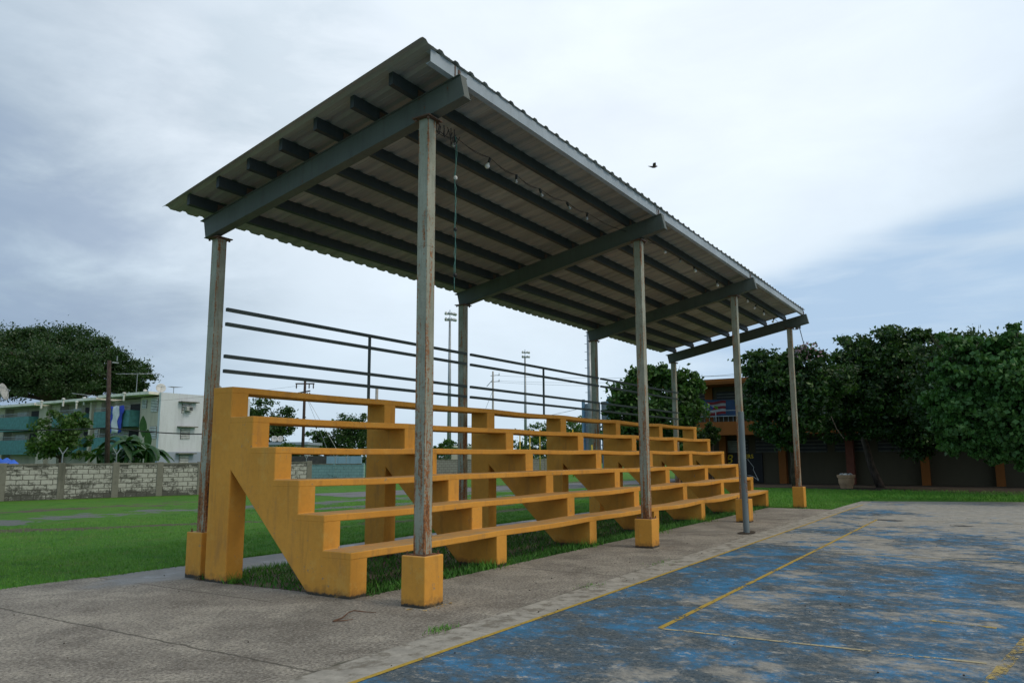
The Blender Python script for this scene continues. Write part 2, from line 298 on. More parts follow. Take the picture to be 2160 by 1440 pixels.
def m_block(name, base, mort, moss, mossy=0.5):
    t = MT(name); o = t.obj(); v = t.mapv(o, rot=(R(90), 0, 0))
    b = t.node('ShaderNodeTexBrick'); b.inputs['Scale'].default_value = 1.0; b.inputs['Brick Width'].default_value = 0.42; b.inputs['Row Height'].default_value = 0.2
    b.inputs['Mortar Size'].default_value = 0.018; b.inputs['Mortar Smooth'].default_value = 0.3
    X, Y, Z = t.xyz(o); cb = t.node('ShaderNodeCombineXYZ'); t.set(cb.inputs[0], X); t.set(cb.inputs[1], Z); t.set(b.inputs['Vector'], cb.outputs[0])
    t.set(b.inputs['Color1'], base); t.set(b.inputs['Color2'], tuple(x*0.9 for x in base)); t.set(b.inputs['Mortar'], mort)
    c = b.outputs[0]
    n = t.noise(1.6, 8, 0.72, t.mapv(t.pos(), (1, 1, 2.4))); f = t.noise(11, 7, 0.82)
    k = t.math('ADD', t.math('MULTIPLY', n, 0.6), t.math('MULTIPLY', f, 0.4))
    low = t.math('ADD', t.rng(Z, 0.0, 0.5, 0.12, 0.0), t.rng(Z, 1.2, 1.36, 0.0, 0.08))
    th = 0.62-0.14*mossy
    c = t.mix(t.rng(t.math('ADD', k, low), th, th+0.09, 0, 0.9), c, moss)
    c = t.mix(t.rng(f, 0.4, 0.75, 0, 0.3), c, (0.12, 0.12, 0.09))
    t.bump(b.outputs[1], -0.4, 0.01)
    return t.done(c, 0.9, 0, 0.2)
def m_stucco(name, c, dirt=(0.25, 0.25, 0.24), amt=0.5):
    t = MT(name); n = t.noise(0.9, 6, 0.65, t.mapv(t.pos(), (1.6, 1.6, 0.22))); f = t.noise(6, 5, 0.7)
    k = t.mix(t.rng(n, 0.48, 0.75, 0, amt), c, dirt); k = t.mix(t.rng(f, 0.5, 0.8, 0, 0.25*amt*2), k, dirt)
    return t.done(k, 0.85, 0, 0.2)
def m_path():
    t = MT('damp_concrete'); n = t.noise(1.2, 6, 0.65); f = t.noise(30, 4, 0.8)
    c = t.mix(t.rng(n, 0.35, 0.65), (0.15, 0.155, 0.16), (0.25, 0.24, 0.22)); c = t.mix(t.rng(f, 0.5, 0.7, 0, 0.5), c, (0.09, 0.085, 0.075))
    t.bump(f, 0.3, 0.006); return t.done(c, t.rng(n, 0.36, 0.52, 0.40, 0.85), 0, 0.5)
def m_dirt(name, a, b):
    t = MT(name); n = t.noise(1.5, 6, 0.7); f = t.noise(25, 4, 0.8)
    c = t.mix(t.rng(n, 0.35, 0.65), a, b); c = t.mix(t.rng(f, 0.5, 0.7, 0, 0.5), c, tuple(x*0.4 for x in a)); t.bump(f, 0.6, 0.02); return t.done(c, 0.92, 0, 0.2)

M = dict(
    yellow=m_yellow(), column=m_column(), steel=m_steel('beam_paint', (0.082, 0.096, 0.086), 0.75, 3.0),
    rail=m_steel('railing_paint', (0.05, 0.068, 0.066), 0.2, 5.0), purlin=m_steel('purlin_paint', (0.028, 0.036, 0.037), 0.25, 8.0), rustplate=m_steel('rusted_plate', (0.10, 0.055, 0.035), 1.2, 2.0),
    fascia=m_steel('galvanised_fascia', (0.30, 0.35, 0.40), 0.0, 6.0, (0.24, 0.29, 0.33)), roof=m_roof(), apron=m_apron(), court=m_court(),
    line1=m_line('yellow_line_paint', (0.44, 0.30, 0.045), 0.53), line2=m_line('yellow_line_worn', (0.40, 0.30, 0.10), 0.46), line3=m_line('yellow_line_faint', (0.40, 0.35, 0.22), 0.49),
    grass=m_grass(), blade=m_blade(), weed=m_blade('shaded_grass_blades', (0.035, 0.135, 0.016), (0.060, 0.190, 0.022), (0.10, 0.17, 0.04)), path=m_path(), dirt=m_dirt('bare_earth', (0.075, 0.060, 0.042), (0.13, 0.105, 0.08)),  # second blade material: grass greens darkened to paint in the under-bench shade
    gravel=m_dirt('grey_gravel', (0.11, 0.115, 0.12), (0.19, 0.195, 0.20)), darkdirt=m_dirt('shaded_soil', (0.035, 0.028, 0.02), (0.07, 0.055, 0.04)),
    block=m_block('cream_block', (0.46, 0.47, 0.43), (0.12, 0.12, 0.105), (0.050, 0.052, 0.045), 0.9), teal_block=m_block('pale_teal_block', (0.25, 0.40, 0.42), (0.16, 0.27, 0.28), (0.10, 0.15, 0.15), 0.5),
    grey_block=m_block('grey_block', (0.22, 0.23, 0.22), (0.10, 0.10, 0.09), (0.07, 0.075, 0.065), 0.55), mosscap=m_stucco('mossy_concrete', (0.19, 0.19, 0.16), (0.035, 0.04, 0.03), 0.95),
    white=m_stucco('white_stucco', (0.60, 0.64, 0.69), (0.36, 0.38, 0.41), 0.55), cream=m_stucco('cream_stucco', (0.53, 0.48, 0.40), (0.30, 0.27, 0.23), 0.6), bluegrey=m_stucco('bluegrey_stucco', (0.30, 0.35, 0.44), (0.24, 0.28, 0.34), 0.4),
    roofslab=m_stucco('pale_roof_slab', (0.82, 0.79, 0.72), (0.28, 0.27, 0.24), 0.6), teal=plain('teal_panel', (0.06, 0.20, 0.205), 0.6), white_metal=plain('white_louvre', (0.62, 0.64, 0.66), 0.5), dark=plain('dark_opening', (0.02, 0.02, 0.022), 0.6),
    shade=plain('dim_interior', (0.07, 0.065, 0.06), 0.8), clothblue=plain('blue_cloth', (0.03, 0.06, 0.42), 0.8), clothwhite=plain('white_cloth', (0.62, 0.65, 0.70), 0.8, var=0.1), tarp=plain('blue_tarpaulin', (0.02, 0.11, 0.55), 0.5),
    wood=m_bark('creosoted_wood', (0.055, 0.04, 0.035)), concrete_pole=plain('concrete_pole', (0.34, 0.33, 0.31), 0.8), galv=plain('galvanised_steel', (0.26, 0.29, 0.31), 0.45, 0.5), lamp=plain('floodlight_housing', (0.42, 0.44, 0.46), 0.4), dish=plain('dish_white', (0.58, 0.58, 0.56), 0.5, var=0.12), wire=plain('black_cable', (0.02, 0.02, 0.022), 0.6),
    leafdark=m_leaf('leaves_dark', (0.014, 0.038, 0.010), (0.024, 0.066, 0.014), (0.050, 0.110, 0.026)), leafmid=m_leaf('leaves_mid', (0.032, 0.088, 0.014), (0.060, 0.150, 0.024), (0.120, 0.240, 0.045)),
    leafbright=m_leaf('leaves_bright', (0.035, 0.085, 0.014), (0.060, 0.140, 0.022), (0.120, 0.200, 0.040)), leafbroad=m_leaf('leaves_broad', (0.028, 0.092, 0.018), (0.050, 0.155, 0.028), (0.120, 0.260, 0.065), 2.0), banana=m_leaf('banana_leaf', (0.015, 0.060, 0.018), (0.025, 0.085, 0.022), (0.05, 0.13, 0.03)),
    blossom=plain('pink_blossom', (0.42, 0.28, 0.33), 0.7), bark=m_bark(), barkpale=m_bark('pale_bark', (0.16, 0.14, 0.12)), palebark=m_bark('grey_twig', (0.12, 0.10, 0.09)),
    school_o=m_stucco('orange_paint', (0.23, 0.083, 0.020), (0.14, 0.055, 0.020), 0.4), school_w=m_stucco('beige_wall_paint', (0.085, 0.072, 0.045), (0.055, 0.047, 0.032), 0.4), brownpost=plain('brown_post', (0.16, 0.05, 0.03), 0.8), louvre=plain('grey_louvre', (0.09, 0.09, 0.08), 0.6), black=plain('black_mural', (0.008, 0.008, 0.009), 0.6), muralyellow=plain('mural_yellow', (0.62, 0.42, 0.02), 0.7),
    flagblue=plain('flag_blue', (0.03, 0.05, 0.20), 0.8), skyblue=plain('painted_blue', (0.025, 0.06, 0.13), 0.8), flagred=plain('flag_red', (0.17, 0.015, 0.02), 0.8), flagwhite=plain('flag_white', (0.26, 0.26, 0.26), 0.8), pot=plain('terracotta_planter', (0.50, 0.32, 0.19), 0.8),
    bluepost=plain('pale_blue_post', (0.14, 0.26, 0.38), 0.5), hoard=plain('grey_sheet_panel', (0.16, 0.19, 0.22), 0.6), yellowpost=plain('yellow_post', (0.50, 0.36, 0.03), 0.6), glass=plain('bulb_glass', (0.75, 0.76, 0.76), 0.15, 0, 0.05, spec=0.8), clearglass=plain('clear_bulb_glass', (0.34, 0.36, 0.36), 0.1, spec=0.8), socket=plain('black_socket', (0.015, 0.017, 0.017), 0.5), greencord=plain('green_cord', (0.07, 0.19, 0.17), 0.6), feather=plain('bird_plumage', (0.10, 0.07, 0.07), 0.8), beak=plain('dark_head', (0.03, 0.05, 0.06), 0.8), litter=plain('dry_litter', (0.035, 0.025, 0.018), 0.9), paintchip=plain('paint_flake', (0.45, 0.30, 0.10), 0.8), twig=plain('dry_twig', (0.12, 0.06, 0.035), 0.8), acgrey=plain('aircon_case', (0.36, 0.37, 0.36), 0.6), water=plain('wet_film', (0.17, 0.18, 0.19), 0.33, spec=0.45), darkwet=plain('dark_damp_stain', (0.03, 0.028, 0.025), 0.5))

# ------------------------------------------------------------------ mesh helpers
def tag(o, label=None, cat=None, group=None, kind=None):
    if label: o['label'] = label
    if cat: o['category'] = cat
    if group: o['group'] = group
    if kind: o['kind'] = kind
    return o
def empty(name, loc=(0, 0, 0), rz=0.0, label=None, cat=None, group=None):
    o = bpy.data.objects.new(name, None); COL.objects.link(o); o.location = loc; o.rotation_euler = (0, 0, rz); o.empty_display_size = 0.2
    return tag(o, label, cat, group)
class MB:
    def __init__(s): s.v = []; s.f = []; s.mi = []; s.cur = 0
    def add(s, vs, fs):
        k = len(s.v); s.v += [tuple(x) for x in vs]; s.f += [tuple(i+k for i in f) for f in fs]; s.mi += [s.cur]*len(fs); return s
    def box(s, lo, hi, mtx=None):
        (a, b, c), (d, e, f) = lo, hi
        vs = [(a, b, c), (d, b, c), (d, e, c), (a, e, c), (a, b, f), (d, b, f), (d, e, f), (a, e, f)]
        if mtx is not None: vs = [mtx @ Vector(x) for x in vs]
        return s.add(vs, [(0, 3, 2, 1), (4, 5, 6, 7), (0, 1, 5, 4), (1, 2, 6, 5), (2, 3, 7, 6), (3, 0, 4, 7)])
    def prism(s, poly, axis, a, b):          # poly in the two other axes, extruded along axis
        def P(p, t): q = list(p); q.insert(axis, t); return tuple(q)
        n = len(poly); vs = [P(p, a) for p in poly] + [P(p, b) for p in poly]
        fs = [tuple(range(n))[::-1], tuple(range(n, 2*n))] + [(i, (i+1) % n, n+(i+1) % n, n+i) for i in range(n)]
        return s.add(vs, fs)
    def tube(s, pts, rad, n=8, cap=True):
        pts = [Vector(p) for p in pts]; rad = rad if isinstance(rad, (list, tuple)) else [rad]*len(pts)
        vs = []; fs = []; ref = None
        for i, p in enumerate(pts):
            d = (pts[min(i+1, len(pts)-1)]-pts[max(i-1, 0)]).normalized()
            if ref is None: ref = Vector((0, 0, 1)) if abs(d.z) < 0.9 else Vector((1, 0, 0))
            a = d.cross(ref).normalized(); b = d.cross(a).normalized(); ref = b if False else ref
            for k in range(n):
                t = 2*math.pi*k/n; vs.append(p+(a*math.cos(t)+b*math.sin(t))*rad[i])
        for i in range(len(pts)-1):
            for k in range(n): fs.append((i*n+k, i*n+(k+1) % n, (i+1)*n+(k+1) % n, (i+1)*n+k))
        if cap: fs.append(tuple(range(n))); fs.append(tuple(range((len(pts)-1)*n, len(pts)*n))[::-1])
        return s.add(vs, fs)
    def lathe(s, prof, c=(0, 0, 0), n=14, mtx=None):
        vs = []; fs = []
        for r, z in prof:
            for k in range(n): vs.append(Vector((r*math.cos(2*math.pi*k/n), r*math.sin(2*math.pi*k/n), z)))
        if mtx is not None: vs = [mtx @ x for x in vs]
        vs = [x+Vector(c) for x in vs]
        for i in range(len(prof)-1):
            for k in range(n): fs.append((i*n+k, i*n+(k+1) % n, (i+1)*n+(k+1) % n, (i+1)*n+k))
        fs.append(tuple(range(n))[::-1]); fs.append(tuple(range((len(prof)-1)*n, len(prof)*n)))
        return s.add(vs, fs)
    def build(s, name, mats, parent=None, bevel=0, smooth=False, segs=2):
        me = bpy.data.meshes.new(name); me.from_pydata(s.v, [], s.f)
        for mm in (mats if isinstance(mats, (list, tuple)) else [mats]): me.materials.append(mm)
        if any(s.mi): me.polygons.foreach_set('material_index', s.mi)
        me.validate(); me.update()
        import bmesh
        bm = bmesh.new(); bm.from_mesh(me); bmesh.ops.recalc_face_normals(bm, faces=bm.faces); bm.to_mesh(me); bm.free()
        if smooth: me.polygons.foreach_set('use_smooth', [True]*len(me.polygons))
        o = bpy.data.objects.new(name, me); COL.objects.link(o)
        if parent is not None: o.parent = parent
        if bevel:
            b = o.modifiers.new('bevel', 'BEVEL'); b.width = bevel; b.segments = segs; b.limit_method = 'ANGLE'; b.angle_limit = R(40)
        return o
def copy_tree(o, parent=None):
    c = o.copy(); COL.objects.link(c)
    if parent is not None: c.parent = parent
    for ch in list(o.children): copy_tree(ch, c)
    return c
def sheet(name, poly, z, mat, kind='structure', rough=0.0, step=0.5, thick=0.0):
    """a ground sheet; its outline is subdivided and made ragged"""
    pts = []
    rr = random.Random(len(name)*7+len(poly))
    n = len(poly)
    for i in range(n):
        a = Vector(poly[i][:2]); b = Vector(poly[(i+1) % n][:2]); L_ = (b-a).length
        k = max(1, int(L_/step)) if rough else 1
        for j in range(k):
            q = a.lerp(b, j/k)
            if rough and j: 
                nn = Vector((-(b-a).y, (b-a).x)).normalized(); q += nn*rr.uniform(-rough, rough)
            pts.append(q)
    mb = MB()
    if thick:
        mb.prism([(p.x, p.y) for p in pts], 2, z-thick, z)
    else: mb.add([(p.x, p.y, z) for p in pts], [tuple(range(len(pts)))])
    o = mb.build(name, mat)
    return tag(o, kind=kind)

# ------------------------------------------------------------------ ground
g = MB(); NG = 60
g.add([(-900, -900, 0), (900, -900, 0), (900, 900, 0), (-900, 900, 0)], [(0, 1, 2, 3)])
tag(g.build('ground', M['grass']), kind='structure')
HZ = 0.030
sheet('concrete_apron', [(-14, -1.9), (17.9, -1.9), (17.9, -0.06), (0.25, -0.02), (0.10, 0.5), (-0.02, 2.9), (-0.6, 4.22), (-14, 4.28)], HZ, M['apron'], thick=0.12, rough=0.012, step=0.35)
court = sheet('sports_court', [(-14, -30), (31.5, -30), (24.9, -8), (22.6, -1.98), (18.6, -1.905), (-14, -1.905)], HZ+0.006, M['court'], thick=0.12)
sheet('concrete_path', [(-0.6, 4.2), (0.0, 2.9), (19, 2.93), (19, 3.95), (8, 4.02)], HZ-0.012, M['path'], thick=0.10, rough=0.03)
def strip(name, p, wd, mat):
    a, b = Vector((*p[0], 0)), Vector((*p[1], 0)); n_ = Vector((-(b-a).y, (b-a).x, 0)).normalized()*wd/2
    mb = MB(); k = 40
    vs = []
    for i in range(k+1):
        q = a.lerp(b, i/k); q.z = HZ+0.010; j = random.uniform(-0.004, 0.004)
        vs += [q-n_*(1+j*20), q+n_*(1-j*20)]
    mb.add(vs, [(2*i, 2*i+1, 2*i+3, 2*i+2) for i in range(k)])
    return tag(mb.build('court_line', mat), kind='structure')
strip('l', ((-14, -2.34), (20.5, -2.34)), 0.05, M['line1'])
strip('l', ((0.36, -3.53), (14.5, -3.53)), 0.055, M['line1'])
strip('l', ((0.36, -3.56), (0.50, -6.10)), 0.05, M['line3'])
strip('l', ((-1.1, -5.98), (3.2, -6.62)), 0.09, M['line2'])
strip('l', ((7.05, -3.56), (7.25, -9.0)), 0.05, M['line3'])
strip('l', ((1.95, -6.15), (2.02, -5.6)), 0.07, M['line2'])
strip('l', ((14.5, -3.56), (14.8, -10.0)), 0.05, M['line3'])
BARE = []
for i, (pts, mt) in enumerate([
    ([(17, 16.5), (30, 13.0), (50, 10), (52, 13), (31, 17.0), (18, 20.5)], 'gravel'),
]):
    BARE.append(pts); o = sheet('dirt_patch' if mt == 'dirt' else 'gravel_track', pts, 0.004+0.003*i, M[mt], rough=0.16, step=0.5)
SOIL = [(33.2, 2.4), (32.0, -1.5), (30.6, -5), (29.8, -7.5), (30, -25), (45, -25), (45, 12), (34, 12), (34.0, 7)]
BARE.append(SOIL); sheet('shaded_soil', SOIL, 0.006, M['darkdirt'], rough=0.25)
tag(sheet('soil_strip', [(0.2, -0.02), (18.3, -0.04), (18.3, 2.95), (0.0, 2.95)], 0.012, M['dirt'], rough=0.05), kind='structure')
# thin film of rain water on the apron and damp stains on the court
for cx, cy, s in ((14.4, -3.8, 1.0), (13.5, -5.4, 0.7), (16.6, -3.2, 0.4), (10.0, -5.2, 0.3)):
    pts = []
    for k in range(18):
        t = 2*math.pi*k/18; r_ = s*(0.55+0.6*random.random()); pts.append((cx+0.42*r_*math.cos(t)*0.6, cy+r_*0.36*math.sin(t)))
    sheet('damp_stain', pts, HZ+0.011, M['darkwet'])

# ------------------------------------------------------------------ bleachers
S, T, DD, H0, HH = 2.9863, 0.271, 0.441, 0.511, 0.40
bl = empty('bleachers', (0, 0, HZ), label='ochre painted stepped concrete bleachers with six open bench rows under the canopy', cat='bleachers')
TH = 0.085
for k in range(7):
    poly = [(0.03, -HZ), (0.0, H0-TH if k not in (0,) else H0-TH)]
    poly = [(0.0, -HZ), (0.0, H0-0.002)]
    for j in range(1, 6): poly += [(j*DD, H0+(j-1)*HH-0.002), (j*DD, H0+j*HH-0.002)]
    bk = 5*DD+0.385
    poly += [(bk, H0+5*HH-0.002), (bk, -HZ), (2.17, -HZ), (2.165, 1.42), (0.65, -HZ)]
    mb = MB(); mb.prism(poly, 0, 0, T); o = mb.build('frame', M['yellow'], bl, bevel=0.014)
    o.location = (k*S, 0, 0)
Ltot = 6*S+T
rb = random.Random(3)
for j in range(6):
    mb = MB(); nx = 72; y0 = j*DD-0.004; y1 = (j+1)*DD+0.03 if j < 5 else 5*DD+0.387; zt = H0+j*HH
    sags = [rb.uniform(0.004, 0.02)+(0.012 if k >= 3 else 0) for k in range(6)]
    vs = []; fs = []
    for i in range(nx+1):
        x = Ltot*i/nx; b = min(5, max(0, int((x-T)/S) if x > T else 0)); fx = min(1, max(0, (x-b*S-T)/(S-T))) if x > b*S+T else 0
        z = zt-sags[b]*math.sin(math.pi*fx)**1.0 + rb.uniform(-0.0015, 0.0015); jy = rb.uniform(-0.0015, 0.0015)
        x = -0.002 if i == 0 else (Ltot+0.002 if i == nx else x)
        vs += [(x, y0+jy, z-TH), (x, y1, z-TH), (x, y1, z), (x, y0+jy, z)]
        if i: 
            a = 4*(i-1); fs += [(a+q, a+(q+1) % 4, a+4+(q+1) % 4, a+4+q) for q in range(4)]
    fs += [(0, 1, 2, 3), (4*nx+3, 4*nx+2, 4*nx+1, 4*nx)]
    mb.add(vs, fs); mb.build('bench', M['yellow'], bl, bevel=0.012)

# ------------------------------------------------------------------ canopy
cn = empty('canopy', (0, 0, HZ), label='grey green steel canopy with corrugated roof covering the bleachers', cat='canopy')
PX = [-0.004, 6.219, 12.207, 18.09]; PYF = -1.069; PW = 0.325
CXS = [0.158, 6.382, 12.370, 18.252]; BXS = [0.27, 6.25, 12.37, 18.42]
SL = 0.205
def rz(y): return 5.95-HZ-SL*(y+1.4)     # plane of the rafter tops (local z)
def pedestal(x, y, h, wd=PW):
    mb = MB(); mb.box((x, y, -HZ), (x+wd, y+wd, h)); o = mb.build('pedestal', M['yellow'], cn, bevel=0.012, segs=3)
    mb = MB()
    for dx in (0.045, wd-0.045):
        for dy in (0.045, wd-0.045):
            q = MB(); q.lathe([(0.018, 0), (0.018, 0.012), (0.009, 0.014), (0.009, 0.04), (0.006, 0.042)], (x+dx, y+dy, h), 6); q.build('anchor_bolt', M['rustplate'], o)
    return o
def column(x, y, z0, z1, wd=0.145, cap=True):
    mb = MB(); h = wd/2
    mb.box((-h, -h, 0), (h, h, z1-z0))
    for zz_ in ((z1-z0)*0.31, (z1-z0)*0.69):
        mb.box((-h-0.003, -h-0.003, zz_), (h+0.003, h+0.003, zz_+0.014))
    o = mb.build('column', M['column'], cn, bevel=0.006); o.location = (x, y, z0)
    x = y = 0; z1 -= z0; z0 = 0
    if cap:
        c_ = MB(); c_.box((x-0.135, y-0.125, z1), (x+0.135, y+0.125, z1+0.014))
        for dx in (-0.1, 0.1):
            for dy in (-0.09, 0.09): c_.lathe([(0.016, -0.03), (0.016, 0.0)], (x+dx, y+dy, z1), 6)
        c_.build('cap_plate', M['rustplate'], o)
    b_ = MB(); b_.box((x-0.12, y-0.12, z0), (x+0.12, y+0.12, z0+0.01)); b_.build('base_plate', M['rustplate'], o)
    return o
PH = [0.56, 0.52, 0.575, 0.66]
for k in range(4):
    cy = PYF+PW/2
    pedestal(PX[k], PYF, PH[k]-HZ)
    column(CXS[k], cy, PH[k]-HZ, rz(cy)-0.30-0.016)
    yb = 3.0
    if k == 0: pedestal(0.115, 2.84, 0.62-HZ)
    else: pedestal(BXS[k]-PW/2, yb-0.16, 0.58-HZ)
    column(BXS[k], yb, 0.60-HZ, rz(yb)-0.30-0.016)
    # rafter: box beam with thin flanges, ends cut square to the slope
    mb = MB(); a = math.atan(SL); xr = CXS[k]*0.5+BXS[k]*0.5 if k else 0.165
    y0, y1 = -1.42, 3.17
    for (hw, zA, zB) in ((0.055, -0.29, -0.012), (0.075, -0.302, -0.290), (0.075, -0.012, 0.0)):
        e0, e1 = (0.0, 0.0)
        p = [(y0+SL*zA, rz(y0+SL*zA)+zA), (y1+SL*zA, rz(y1+SL*zA)+zA), (y1+SL*zB, rz(y1+SL*zB)+zB), (y0+SL*zB, rz(y0+SL*zB)+zB)]
        if hw > 0.06 and zA > -0.1: p[1] = (y1+0.05, rz(y1+0.05)+zA); p[2] = (y1+0.05, rz(y1+0.05)+zB)
        mb.prism(p, 0, xr-hw, xr+hw)
    mb.build('rafter', M['steel'], cn, bevel=0.003)
    # rusty clip tying the fascia to the rafter
    mb = MB(); mb.box((xr-0.055, -1.34, rz(-1.3)), (xr-0.035, -1.325, rz(-1.3)+0.155)); mb.box((xr+0.01, -1.345, rz(-1.3)+0.01), (xr+0.05, -1.325, rz(-1.3)+0.13)); mb.build('clip', M['rustplate'], cn)
PYS = [-0.76, -0.16, 0.45, 1.06, 1.67, 2.28, 2.90]
PHH = 0.150
def yzslope(y, prof):     # profile in (along slope, normal) placed at y on the rafter plane
    return [(y+s_-SL*n_*0, rz(y+s_)+n_) for s_, n_ in prof]
for y in PYS:
    mb = MB()
    prof = [(-0.028, 0.0), (0.030, 0.0), (0.030, 0.02), (0.025, 0.02), (0.025, 0.005), (-0.023, 0.005), (-0.023, PHH-0.005), (0.025, PHH-0.005), (0.025, PHH-0.02), (0.030, PHH-0.02), (0.030, PHH), (-0.028, PHH)]
    mb.prism(yzslope(y, prof), 0, -0.33, 18.33); mb.prism(yzslope(y, [(-0.029, -0.001), (0.031, -0.001), (0.031, PHH), (-0.029, PHH)]), 0, -0.334, -0.3302); mb.build('purlin', M['purlin'], cn)
mb = MB(); mb.prism(yzslope(-1.30, [(-0.035, 0.0), (0.03, 0.0), (0.03, 0.008), (-0.028, 0.008), (-0.028, PHH-0.008), (0.03, PHH-0.008), (0.03, PHH), (-0.035, PHH)]), 0, -0.33, 18.33)
mb.build('fascia', M['fascia'], cn)
# corrugated roof: trapezoidal ribs running down the slope every 0.3 m
xs = []; x = -0.56; prof = []
while x < 18.42:
    for dx, dz in ((0.0, 0.0), (0.040, 0.028), (0.095, 0.028), (0.135, 0.0), (0.215, 0.0), (0.224, 0.006), (0.233, 0.0)):
        if x+dx <= 18.42: prof.append((x+dx, dz))
    x += 0.30
mb = MB(); ys = [-1.37+(3.42+1.37)*i/14 for i in range(15)]
top = PHH+0.002; vs = []; fs = []; n_ = len(prof); rr = random.Random(4)
for iy, y in enumerate(ys):
    for (px, dz) in prof:
        e = 0.003*math.sin(px*1.7+1)*((y-0.5)/3)**2
        vs.append((px+max(0, (y+1.37)/4.8*0.17*(1-(px+0.56)/3)), y + (0.012*math.sin(px*0.9) if iy in (0, 14) else 0), rz(y)+top+dz+e))
for iy in range(14):
    for i in range(n_-1): fs.append((iy*n_+i, iy*n_+i+1, (iy+1)*n_+i+1, (iy+1)*n_+i))
mb.add(vs, fs); o = mb.build('roof_sheet', M['roof'], cn); sm = o.modifiers.new('solid', 'SOLIDIFY'); sm.thickness = 0.003; sm.offset = 1

# splice plates and hangers where the purlins sit on the rafters
for k in range(4):
    xr = CXS[k]*0.5+BXS[k]*0.5 if k else 0.165
    for y in PYS:
        mb = MB(); mb.prism(yzslope(y, [(-0.036, 0.001), (-0.029, 0.001), (-0.029, 0.11), (-0.036, 0.11)]), 0, xr-0.05, xr+0.05); mb.prism(yzslope(y, [(-0.075, 0.001), (-0.037, 0.001), (-0.037, 0.008), (-0.075, 0.008)]), 0, xr-0.05, xr+0.05); mb.build('clip', M['rustplate'], cn)

# ------------------------------------------------------------------ guard rail
gr = empty('guard_railing', (0, 2.86, 0), label='dark green four bar steel railing along the back above the top bench', cat='railing')
for z in (3.70, 3.49, 3.03, 2.82):
    for a, b in ((0, 1), (1, 2), (2, 3)):
        mb = MB(); mb.box((BXS[a]+0.076, -0.024, z-0.025), (BXS[b]-0.076 if b else 0, 0.024, z+0.025)); mb.build('rail', M['rail'], gr)
for x in (3.30, 9.33, 15.4):
    mb = MB(); mb.box((x-0.02, -0.017, 2.50), (x+0.02, 0.017, 3.68)); mb.build('rail_post', M['rail'], gr)

# ------------------------------------------------------------------ pipe post
pp = empty('pipe_post', (9.70, -1.70, HZ), label='dented round grey pipe standing on the apron in front of the third pedestal', cat='post')
mb = MB(); mb.lathe([(0.062, 0), (0.060, 1.2), (0.061, 2.48), (0.052, 2.485), (0.052, 2.3)], n=20); mb.build('pipe', m_steel('pipe_paint', (0.13, 0.16, 0.17), 0.5, 12.0), pp, smooth=False)
mb = MB(); pts = [(0.40*math.cos(t)*random.uniform(.8, 1.1), 0.16*math.sin(t)*random.uniform(.8, 1.1), 0.002) for t in [2*math.pi*k/16 for k in range(16)]]
mb.add([(x, y, 0.012) for x, y, z in pts], [tuple(range(16))]); mb.build('footing', M['darkdirt'], pp)

# ------------------------------------------------------------------ string lights
BUL = [(0.95, 5.62, 0, 0), (1.735, 5.60, 1, 1), (2.42, 5.58, 0, 0), (3.09, 5.57, 0, 0), (3.95, 5.60, 0, 0), (4.66, 5.62, 0, 0), (6.30, 5.70, 1, 1), (8.3, 5.86, 1, 0), (9.1, 5.83, 0, 0), (9.95, 5.80, 1, 0), (11.6, 5.78, 1, 0), (14.2, 5.82, 1, 0), (15.1, 5.76, 1, 0), (15.9, 5.73, 1, 0), (17.1, 5.68, 1, 0)]
SLY = -0.93
sl = empty('string_lights', (0, SLY, 0), label='string of round bulbs strung along the front purlin under the roof', cat='string lights')
pts = [(0.25, 0.0, 5.52), (0.6, 0.18, 5.60)]
for i, (x, z, b, g_) in enumerate(BUL): pts.append((x, 0.2, z+0.035+0.01*math.sin(i*2)))
pts += [(18.2, 0.1, 5.58)]
dense = []
for a, b in zip(pts, pts[1:]):
    for q in range(5):
        t = q/5; v = Vector(a).lerp(Vector(b), t); v.z -= 0.035*math.sin(math.pi*t); dense.append(v)
dense.append(Vector(pts[-1]))
mb = MB(); mb.tube(dense, 0.0042, 5); mb.tube([v+Vector((0, 0.01, 0.012*math.sin(i*1.3))) for i, v in enumerate(dense)], 0.0035, 5)
mb.build('cable', M['wire'], sl)
for x, z, b, g_ in BUL:
    tilt = Matrix.Rotation(random.uniform(-0.5, 0.5), 3, 'X') @ Matrix.Rotation(random.uniform(-0.4, 0.4), 3, 'Y')
    mb = MB(); mb.lathe([(0.008, 0.02), (0.019, 0.015), (0.019, -0.05), (0.014, -0.055)], (x, 0.2, z+0.02), 10, tilt); so_ = mb.build('socket', M['socket'], sl)
    r_ = 0.036 if b else 0.024
    prof = [(0.012, -0.045), (0.016, -0.06)]+[(r_*math.sin(t), -0.065-r_*(1-math.cos(t))) for t in [0.5+0.33*q for q in range(8)]]
    mb = MB(); mb.lathe(prof, (x, 0.2, z+0.02), 12, tilt); mb.build('bulb', M['glass'] if b else M['clearglass'], so_, smooth=True)
hc = empty('hanging_cord', (0.86, -0.80, 5.62), label='thin green and white cord dangling with knots beside the first column', cat='cord')
def wob(n, z1, amp, seed):
    r_ = random.Random(seed); return [(r_.uniform(-amp, amp)+0.01*math.sin(i*.7), r_.uniform(-amp, amp), -z1*i/n) for i in range(n+1)]
mb = MB(); mb.tube(wob(26, 1.98, 0.008, 1), 0.0050, 5); mb.tube([(x+.018*math.sin(i*.5), y, z) for i, (x, y, z) in enumerate(wob(26, 1.9, 0.01, 2))], 0.0035, 5); mb.build('cord', M['greencord'], hc)
for z in (-0.55, -1.22, -1.80):
    mb = MB(); mb.lathe([(0.004, 0.03), (0.022, 0.015), (0.026, 0), (0.02, -0.02), (0.005, -0.03)], (0.0, 0, z), 8); mb.build('connector', M['dish'] if z > -1 else M['socket'], hc)
mb = MB()
